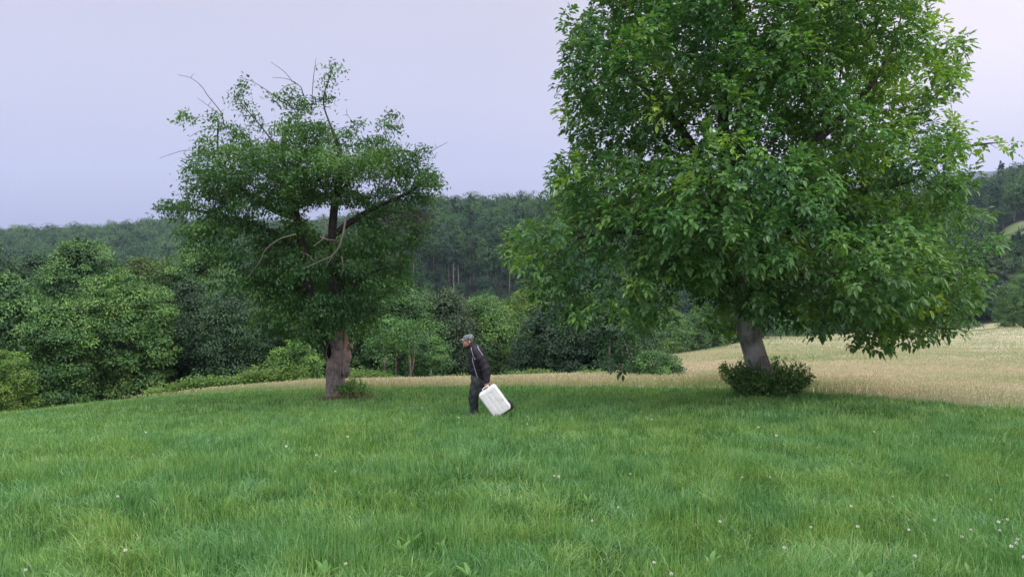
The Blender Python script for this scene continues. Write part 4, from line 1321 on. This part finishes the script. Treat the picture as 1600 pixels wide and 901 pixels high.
    for k in range(2):
        capsule(B, W(336, 250, 0), sh[k]+[0, 0, -.02], .05, .052); capsule(B, sh[k], el[k], .055, .042); capsule(B, el[k], wr[k], .042, .029)
        capsule(B, hp[k], kn[k], .080, .056); capsule(B, kn[k], an[k], .058, .038)
        capsule(B, an[k]+[0, 0, 0], an[k]+([-.10, 0, -.052] if k == 0 else [-.07, 0, -.085]), .034, .026)
    # hands: palm, thumb and four curled fingers; the near one closes on the handle
    def hand(c, ydir, grip):
        capsule(B, c+[0, 0, .045], c+[-.004, 0, -.025], .030, .034, 12, fl=.62)
        for i in range(4):
            xo = -.033+.022*i; ln_ = (.036, .041, .039, .032)[i]
            a = c+[xo, 0, -.045]; b = a+[-.002, -.012*ydir, -ln_*.8]; d = b+[0, .026*ydir, -ln_*.45]; e = d+[0, .022*ydir, ln_*.45]
            capsule(B, a, b, .0105, .010, 8); capsule(B, b, d, .010, .009, 8); capsule(B, d, e, .009, .008, 8)
        a = c+[-.030, .004*ydir, .005]; b = a+[-.022, .012*ydir, -.034]; e = b+[.004, .018*ydir, -.026]
        capsule(B, a, b, .012, .011, 8); capsule(B, b, e, .011, .0095, 8)
    hc = W(436, 492, -.315)
    capsule(B, wr[0], hc+[0, 0, .04], .029, .028, 12)
    hand(hc, 1, True); 
    hc2 = wr[1]+np.array([-.012, 0, -.07]); capsule(B, wr[1], hc2+[0, 0, .04], .029, .028, 12); hand(hc2, -1, False)
    body = fuse(B, 'body', skin, root, .0062, smooth_it=2)
    # eyes
    for sy in (-1, 1):
        e = MB(); ellipsoid(e, W(245, 170, sy*.032), (.011, .011, .008), n=8); e.obj('eye', plain('eye_dark', (.02, .015, .012), rough=.2, var=0), root, smooth=True)
    # hair: short at back and sides under the cap
    H = MB(); ellipsoid(H, head+[.030, 0, .022], (.090, .081, .072)); ellipsoid(H, W(300, 178), (.048, .072, .050))
    fuse(H, 'hair', hairm, root, .007, fold=.0015, fs=60, smooth_it=1)
    # cap
    Cp = MB()
    n = 24; rings = []
    for k in range(9):
        t = k/8; rr = math.cos(t*math.pi/2)**.62 if k < 8 else .0
        cx = head + np.array([.012+.004*t, 0, .045+.088*math.sin(t*math.pi/2)])
        an_ = np.arange(n)*2*math.pi/n
        rings.append(np.stack([cx[0]+np.cos(an_)*.110*max(rr, .02), cx[1]+np.sin(an_)*.089*max(rr, .02), np.full(n, cx[2])+np.cos(an_)*.008], 1))
    v = np.concatenate(rings); i = np.arange(8)[:, None]*n; j = np.arange(n)[None]; j2 = (j+1) % n
    Cp.add(v, np.stack([i+j, i+j2, i+n+j2, i+n+j], -1).reshape(-1, 4)); Cp.add(v[-n:], np.arange(n)[None]); Cp.add(v[:n], np.arange(n)[None, ::-1])
    cap = Cp.obj('cap', capm, root, smooth=True)
    Br = MB(); m = 14; top = []
    for k in range(m):
        s = -1+2*k/(m-1); y = s*.072; out = .075*(1-s*s)**.6
        xi = head[0]+.012-.110*math.sqrt(max(0, 1-(y/.089)**2)); zi = head[2]+.046-.010*s*s
        top.append([[xi+.012, y, zi], [xi-out, y, zi-.018-.012*s*s]])
    top = np.array(top); tp = top.reshape(-1, 3); bt = tp-[0, 0, .005]
    i = np.arange(m-1)*2
    f = np.stack([i, i+1, i+3, i+2], 1)
    Br.add(np.vstack([tp, bt]), np.vstack([f, f[:, ::-1]+2*m, np.stack([i+1, i+1+2*m, i+3+2*m, i+3], 1)]))
    Br.obj('cap_brim', capm, cap, smooth=True)
    # trousers
    T = MB()
    capsule(T, W(352, 470), W(362, 498), .135, .140, fl=1.25)
    capsule(T, hp[0]+[0, 0, .02], kn[0], .128, .098); capsule(T, kn[0], an[0]+[0, 0, .02], .098, .080); capsule(T, an[0]+[0, 0, .05], an[0]+[-.005, 0, -.01], .084, .078)
    capsule(T, hp[1]+[0, 0, .02], kn[1], .112, .086); capsule(T, kn[1], an[1]+[0, 0, .03], .086, .070)
    fuse(T, 'trousers', trous, root, .010, fold=.009, fs=10)
    # boots
    for k in range(2):
        Q = MB(); a = an[k]
        if k == 0:
            capsule(Q, a+[0, 0, .03], a+[0, 0, -.04], .052, .050, 14); capsule(Q, a+[.02, 0, -.045], a+[-.15, 0, -.055], .052, .044, 14, fl=1.1)
        else:
            capsule(Q, a+[.0, 0, .03], a+[.02, 0, -.03], .052, .050, 14); capsule(Q, a+[.035, 0, -.02], a+[-.11, 0, -.12], .052, .044, 14, fl=1.1)
        fuse(Q, 'boot', bootm, root, .007)
    # jacket with sleeves
    J = MB()
    capsule(J, W(316, 224), W(340, 252), .080, .125, fl=1.3); capsule(J, W(340, 268), W(358, 345), .165, .185, fl=1.22)
    capsule(J, W(358, 335), W(364, 400), .190, .190, fl=1.05); capsule(J, W(364, 395), W(376, 440), .188, .165, fl=1.12)
    for k in range(2):
        capsule(J, sh[k]+[.005, 0, -.01], W(370, 300, sh[k][1]*1.15), .095, .100)
        capsule(J, sh[k], el[k], .092, .088); capsule(J, el[k], wr[k]+[0, 0, .015], .090, .066)
    capsule(J, W(303, 210), W(318, 228), .076, .092)
    for k in range(2): capsule(J, W(322, 234), sh[k], .085, .088)
    jk = fuse(J, 'jacket', jacket, root, .010, fold=.008, fs=9)
    # white piping laid on the jacket by closest point
    jm = jk.data
    from mathutils.bvhtree import BVHTree
    bv = BVHTree.FromPolygons([v.co.copy() for v in jm.vertices], [tuple(p.vertices) for p in jm.polygons])
    for line in ([(303, 218), (316, 252), (328, 285), (340, 302)], [(316, 292), (322, 335), (336, 385), (348, 430), (368, 486)], [(340, 184), (362, 214), (384, 246), (398, 268)]):
        pts = []
        cc = [np.array(W(*q, -1.0)) for q in line]
        sm, _ = smooth_line(cc, [1]*len(cc), 8)
        for q in sm:
            h = bv.ray_cast(Vector(q), Vector((0, 1, 0)))
            if h[0] is not None: pts.append(np.array(h[0])+[0, -.002, 0])
        if len(pts) > 2:
            pm = MB(); tube(pm, pts, .0042, 6); pm.obj('piping', white, root, smooth=True)

    # ---- the white hard case in his near hand
    u = np.array([130., 0, 92.]); u /= np.linalg.norm(u)          # along the short side
    l = np.array([142., 0, -198.]); l /= np.linalg.norm(l)        # along the long side, downwards
    nrm = np.array([0, -1., 0])
    root.scale = (1.045,)*3
    c0 = W(494, 627, -.34)*1.045 + f0*[1, 1, 0] + [0, 0, g]
    a_, b_, th = .205, .302, .088
    case = empty('carrying_case', tuple(c0), 'white ribbed hard plastic case carried tilted in the man\'s hand', 'case')
    Mx = Matrix(((u[0], l[0], nrm[0]), (u[1], l[1], nrm[1]), (u[2], l[2], nrm[2])))
    def tr(p): return np.asarray(p) @ np.array(Mx).T
    wm, nd, ln = newmat('white_plastic')
    tcn = nd.new('ShaderNodeTexCoord')
    n1 = N(nd, 'ShaderNodeTexNoise', Scale=9.0, Detail=6.0, Roughness=.7); ln.new(tcn.outputs['Object'], n1.inputs['Vector'])
    r1 = ramp(nd, [(.52, (.78, .78, .80)), (.64, (.60, .58, .56)), (.74, (.34, .31, .28))]); ln.new(n1.outputs[0], r1.inputs[0])
    pp = N(nd, 'ShaderNodeBsdfPrincipled', Roughness=.38); ln.new(r1.outputs[0], pp.inputs['Base Color'])
    oo = nd.new('ShaderNodeOutputMaterial'); ln.new(pp.outputs[0], oo.inputs[0])
    def shell(z0, z1, inset_in, name, ribs):
        """half shell between depths; face dished at the rim, ribs run along the long side"""
        def outline(w_, h_, r_, n_=8):
            o = []
            for (sx, sy, a0) in ((1, 1, 0), (-1, 1, 90), (-1, -1, 180), (1, -1, 270)):
                for k in range(n_+1):
                    a = R(a0+90*k/n_); o.append([sx*(w_-r_)+r_*math.cos(a), sy*(h_-r_)+r_*math.sin(a)])
            return np.array(o)
        prof = [(0, 0), (.0, .6), (.006, .8), (.016, .93), (.032, 1.0)]
        rings = []
        for ins, t in prof:
            o = outline(a_-ins, b_-ins, .062-ins*.6); rings.append(np.column_stack([o, np.full(len(o), z0+(z1-z0)*t)]))
        mb = MB(); n = len(rings[0]); v = np.concatenate(rings)
        i = np.arange(len(rings)-1)[:, None]*n; j = np.arange(n)[None]; j2 = (j+1) % n
        mb.add(tr(v), np.stack([i+j, i+j2, i+n+j2, i+n+j], -1).reshape(-1, 4))
        mb.add(tr(rings[-1]), np.arange(n)[None]); mb.add(tr(rings[0]), np.arange(n)[None, ::-1])
        return mb.obj(name, wm, case, smooth=False)
    s1 = shell(.004, th, 0, 'shell', True); s2 = shell(-.004, -th, 0, 'shell', False)
    dk = plain('seam_grey', (.10, .10, .11), rough=.5, var=.1)
    mb = MB()
    def bar(mb, cx, cy_, cz, w_, h_, d_, bev=.004):
        xs = [(-w_, -h_), (w_, -h_), (w_, h_), (-w_, h_)]
        rings = []
        for z, k in ((-d_, 0), (d_-bev, 0), (d_, bev)):
            rings.append([[cx+(x-math.copysign(k, x)), cy_+(y-math.copysign(k, y)), cz+z] for x, y in xs])
        v = np.array(rings).reshape(-1, 3)
        i = np.arange(2)[:, None]*4; j = np.arange(4)[None]; j2 = (j+1) % 4
        mb.add(tr(v), np.vstack([np.stack([i+j, i+j2, i+4+j2, i+4+j], -1).reshape(-1, 4), [[8, 9, 10, 11]], [[3, 2, 1, 0]]]))
    for k in range(3):
        r_ = MB(); bar(r_, -.098+.098*k, .02, th+.001, .036, .22, .002, .0018); r_.obj('rib', wm, case)
    r_ = MB(); bar(r_, 0, -.232, th+.001, .13, .012, .004, .003); r_.obj('rib', wm, case)
    bar(mb, 0, 0, 0, a_-.005, b_-.03, .004, .001); bar(mb, 0, 0, 0.0002, a_-.03, b_-.005, .0038, .001)
    mb.obj('seam', dk, case)
    # handle on the upper short side
    hd = MB()
    hp_ = [tr(q) for q in ([-.068, -b_+.004, .0], [-.062, -b_-.034, .0], [0, -b_-.042, .0], [.062, -b_-.034, .0], [.068, -b_+.004, .0])]
    tube(hd, *smooth_line(hp_, [.010, .010, .011, .010, .010], 5), sides=8); hd.obj('handle', wm, case, smooth=True)
    for sx in (-1, 1):
        lt = MB(); bar(lt, sx*.115, -b_-.002, .0, .022, .004, .022, .003); lt.obj('latch', wm, case)
person_and_case()

# ------------------------------------------------------------------ wooden hunting ladder at the wood edge
def ladder_stand():
    b = P(984, 590, 34.5); g = gz(b[0], b[1]); px = 34.5/F
    root = empty('hunting_ladder', (b[0], b[1], g), 'weathered wooden pole ladder of a hunting stand leaning at the wood edge', 'ladder')
    def beam(name, pts, r):
        t = MB(); tube(t, pts, r, 7, wob=.06); t.obj(name, M_pole, root, smooth=True)
    H = 1.75
    A0, A1 = np.array([.62, -.35, -.1]), np.array([.02, .15, H])
    B0, B1 = np.array([.30, -.75, -.1]), np.array([-.30, -.25, H])
    beam('rail', [A0, (A0+A1)/2+[.02, 0, 0], A1], [.06, .055, .045]); beam('rail', [B0, (B0+B1)/2, B1], [.06, .055, .045])
    for k in range(8):
        t = .10+.105*k
        beam('rung', [A0+(A1-A0)*t+[.03, .03, 0], B0+(B1-B0)*t-[.03, .03, 0]], [.032, .032])
    beam('brace', [[-1.0, .2, -.1], [-.35, .1, .9], [.05, 0, 1.6]], [.05, .045, .04]); beam('brace', [[-.8, .9, -.1], [-.3, .6, .8], [.0, .3, 1.6]], [.05, .045, .04])
    beam('post', [[-.9, .5, -.1], [-.9, .5, H]], [.05, .045]); beam('post', [[-.2, 1.1, -.1], [-.2, 1.1, H]], [.05, .045])
M_pole = barkmat('pole_wood', (.06, .05, .048), (.16, .14, .13), scale=10, bump=.3)
ladder_stand()

# ------------------------------------------------------------------ clover blossoms and broad-leaved weeds in the near lawn
def on_ground(px, row):
    Ys = np.linspace(3.8, 30, 900)
    pts = np.array([P(px, row, Y) for Y in Ys])
    dz = pts[:, 2] - ground(pts[:, 0], pts[:, 1]) - .13
    k = np.argmax(dz < 0)
    return pts[k]
M_petal = plain('clover_white', (.72, .70, .68), rough=.7, var=.1, scale=200)
M_stem = plain('stem_green', (.10, .20, .06), rough=.6)
def flower_proto():
    f = MB()
    n = 46; k = np.arange(n)+.5
    ph = np.arccos(1-2*k/n*.85); th = math.pi*(1+5**.5)*k
    d = np.stack([np.cos(th)*np.sin(ph), np.sin(th)*np.sin(ph), np.cos(ph)], 1)
    leaves(f, d*.004, d, unit(np.cross(d, [0, .3, 1])+1e-3), .0085, .0045, np.full(n, .5))
    s_ = MB(); tube(s_, [(0, 0, -.16), (.006, 0, -.08), (0, 0, 0)], [.0014, .0013, .0011], 5)
    return f.mesh('flower_head_mesh', M_petal), s_.mesh('flower_stem_mesh', M_stem, True)
fh, fs_ = flower_proto()
FL = [(1022, 878), (1049, 896), (925, 813), (1267, 823), (1340, 822), (1420, 827), (1517, 827), (1503, 838), (1430, 868), (1560, 815), (1574, 811), (1562, 828), (1590, 842), (1588, 848), (1580, 853), (1125, 814), (1203, 745), (985, 740), (866, 743), (873, 744), (966, 792), (540, 880), (40, 890), (184, 775), (196, 859), (228, 675), (494, 711), (524, 736), (543, 682), (447, 697), (717, 652), (824, 662), (1018, 655), (1185, 667), (1213, 680), (1366, 674), (1160, 745), (1480, 742), (1225, 855), (1330, 790), (1395, 775), (1548, 780), (1460, 812), (1600, 870)]
for k, (px, row) in enumerate(FL):
    p = on_ground(px, row)
    sc = .95 + .05*(k % 5) + (.35 if row < 720 else 0)
    r_ = empty('clover_flower', tuple(p), 'small white clover blossom standing out of the green lawn', 'flower', 'white clover blossoms scattered in the lawn', rz=k*1.3)
    r_.scale = (sc,)*3
    link(bpy.data.objects.new('flower_head', fh), r_); link(bpy.data.objects.new('stem', fs_), r_)

M_weed = leafmat('weed_leaf', (.06, .16, .04), (.10, .22, .05), (.14, .28, .075), rough=.4, trans=.35, nscale=6)
def weed_mesh():
    m = MB(); n = int(rng.integers(5, 9))
    for k in range(n):
        a = k*6.28/n + rng.uniform(-.3, .3); L = rng.uniform(.07, .14); W_ = L*rng.uniform(.20, .30)
        t = np.linspace(0, 1, 7)
        el = rng.uniform(.7, 1.25)
        cx = L*(t*math.cos(el) + .18*t**2); cz = L*(t*math.sin(el) - .22*t**2.2)
        wd = W_*np.sin(math.pi*np.clip(t*.93+.05, 0, 1))**.8*.5
        rows = []
        for q in range(7):
            for sgn, lift in ((-1, .25), (0, 0), (1, .25)):
                lx, ly, lz = cx[q], sgn*wd[q], cz[q]+abs(sgn)*wd[q]*lift
                rows.append([lx*math.cos(a)-ly*math.sin(a), lx*math.sin(a)+ly*math.cos(a), lz])
        i = np.arange(6)*3
        m.add(rows, np.concatenate([np.stack([i, i+1, i+4, i+3], 1), np.stack([i+1, i+2, i+5, i+4], 1)]), rng.uniform(.2, .9))
    return m.mesh('weed_mesh', M_weed, True)
wms = [weed_mesh() for k in range(5)]
WD = [(508, 872), (625, 842), (640, 830), (690, 838), (735, 880), (652, 896), (300, 890), (92, 846), (920, 770), (1110, 860), (1350, 893), (820, 880), (1520, 880), (1270, 868)]
for k, (px, row) in enumerate(WD):
    p = on_ground(px, row); z = gz(p[0], p[1])
    o = bpy.data.objects.new('broadleaf_weed', wms[k % 5]); link(o)
    o.location = (p[0], p[1], z+.01); o.rotation_euler = (0, 0, k*2.1); o.scale = (1.0+.1*(k % 3),)*3
    tag(o, 'pale green broad leaved weed rosette among the grass blades', 'weed', 'broad leaved weeds scattered in the near lawn')

# ------------------------------------------------------------------ the evening air
def haze():
    me = bpy.data.meshes.new('haze')
    bm = bmesh.new(); bmesh.ops.create_cube(bm, size=1); bm.to_mesh(me); bm.free()
    o = bpy.data.objects.new('haze', me); link(o)
    zmin, zmax = -95.0, 520.0
    o.scale = (13800, 13800, zmax-zmin); o.location = (0, 0, (zmin+zmax)/2)
    m, nd, ln = newmat('haze_air')
    v = nd.new('ShaderNodeVolumePrincipled')
    v.inputs['Color'].default_value = (.58, .68, .95, 1)
    v.inputs['Density'].default_value = HAZE
    v.inputs['Anisotropy'].default_value = .2
    out = nd.new('ShaderNodeOutputMaterial'); ln.new(v.outputs[0], out.inputs['Volume'])
    me.materials.append(m)
    tag(o, kind='stuff')
haze()
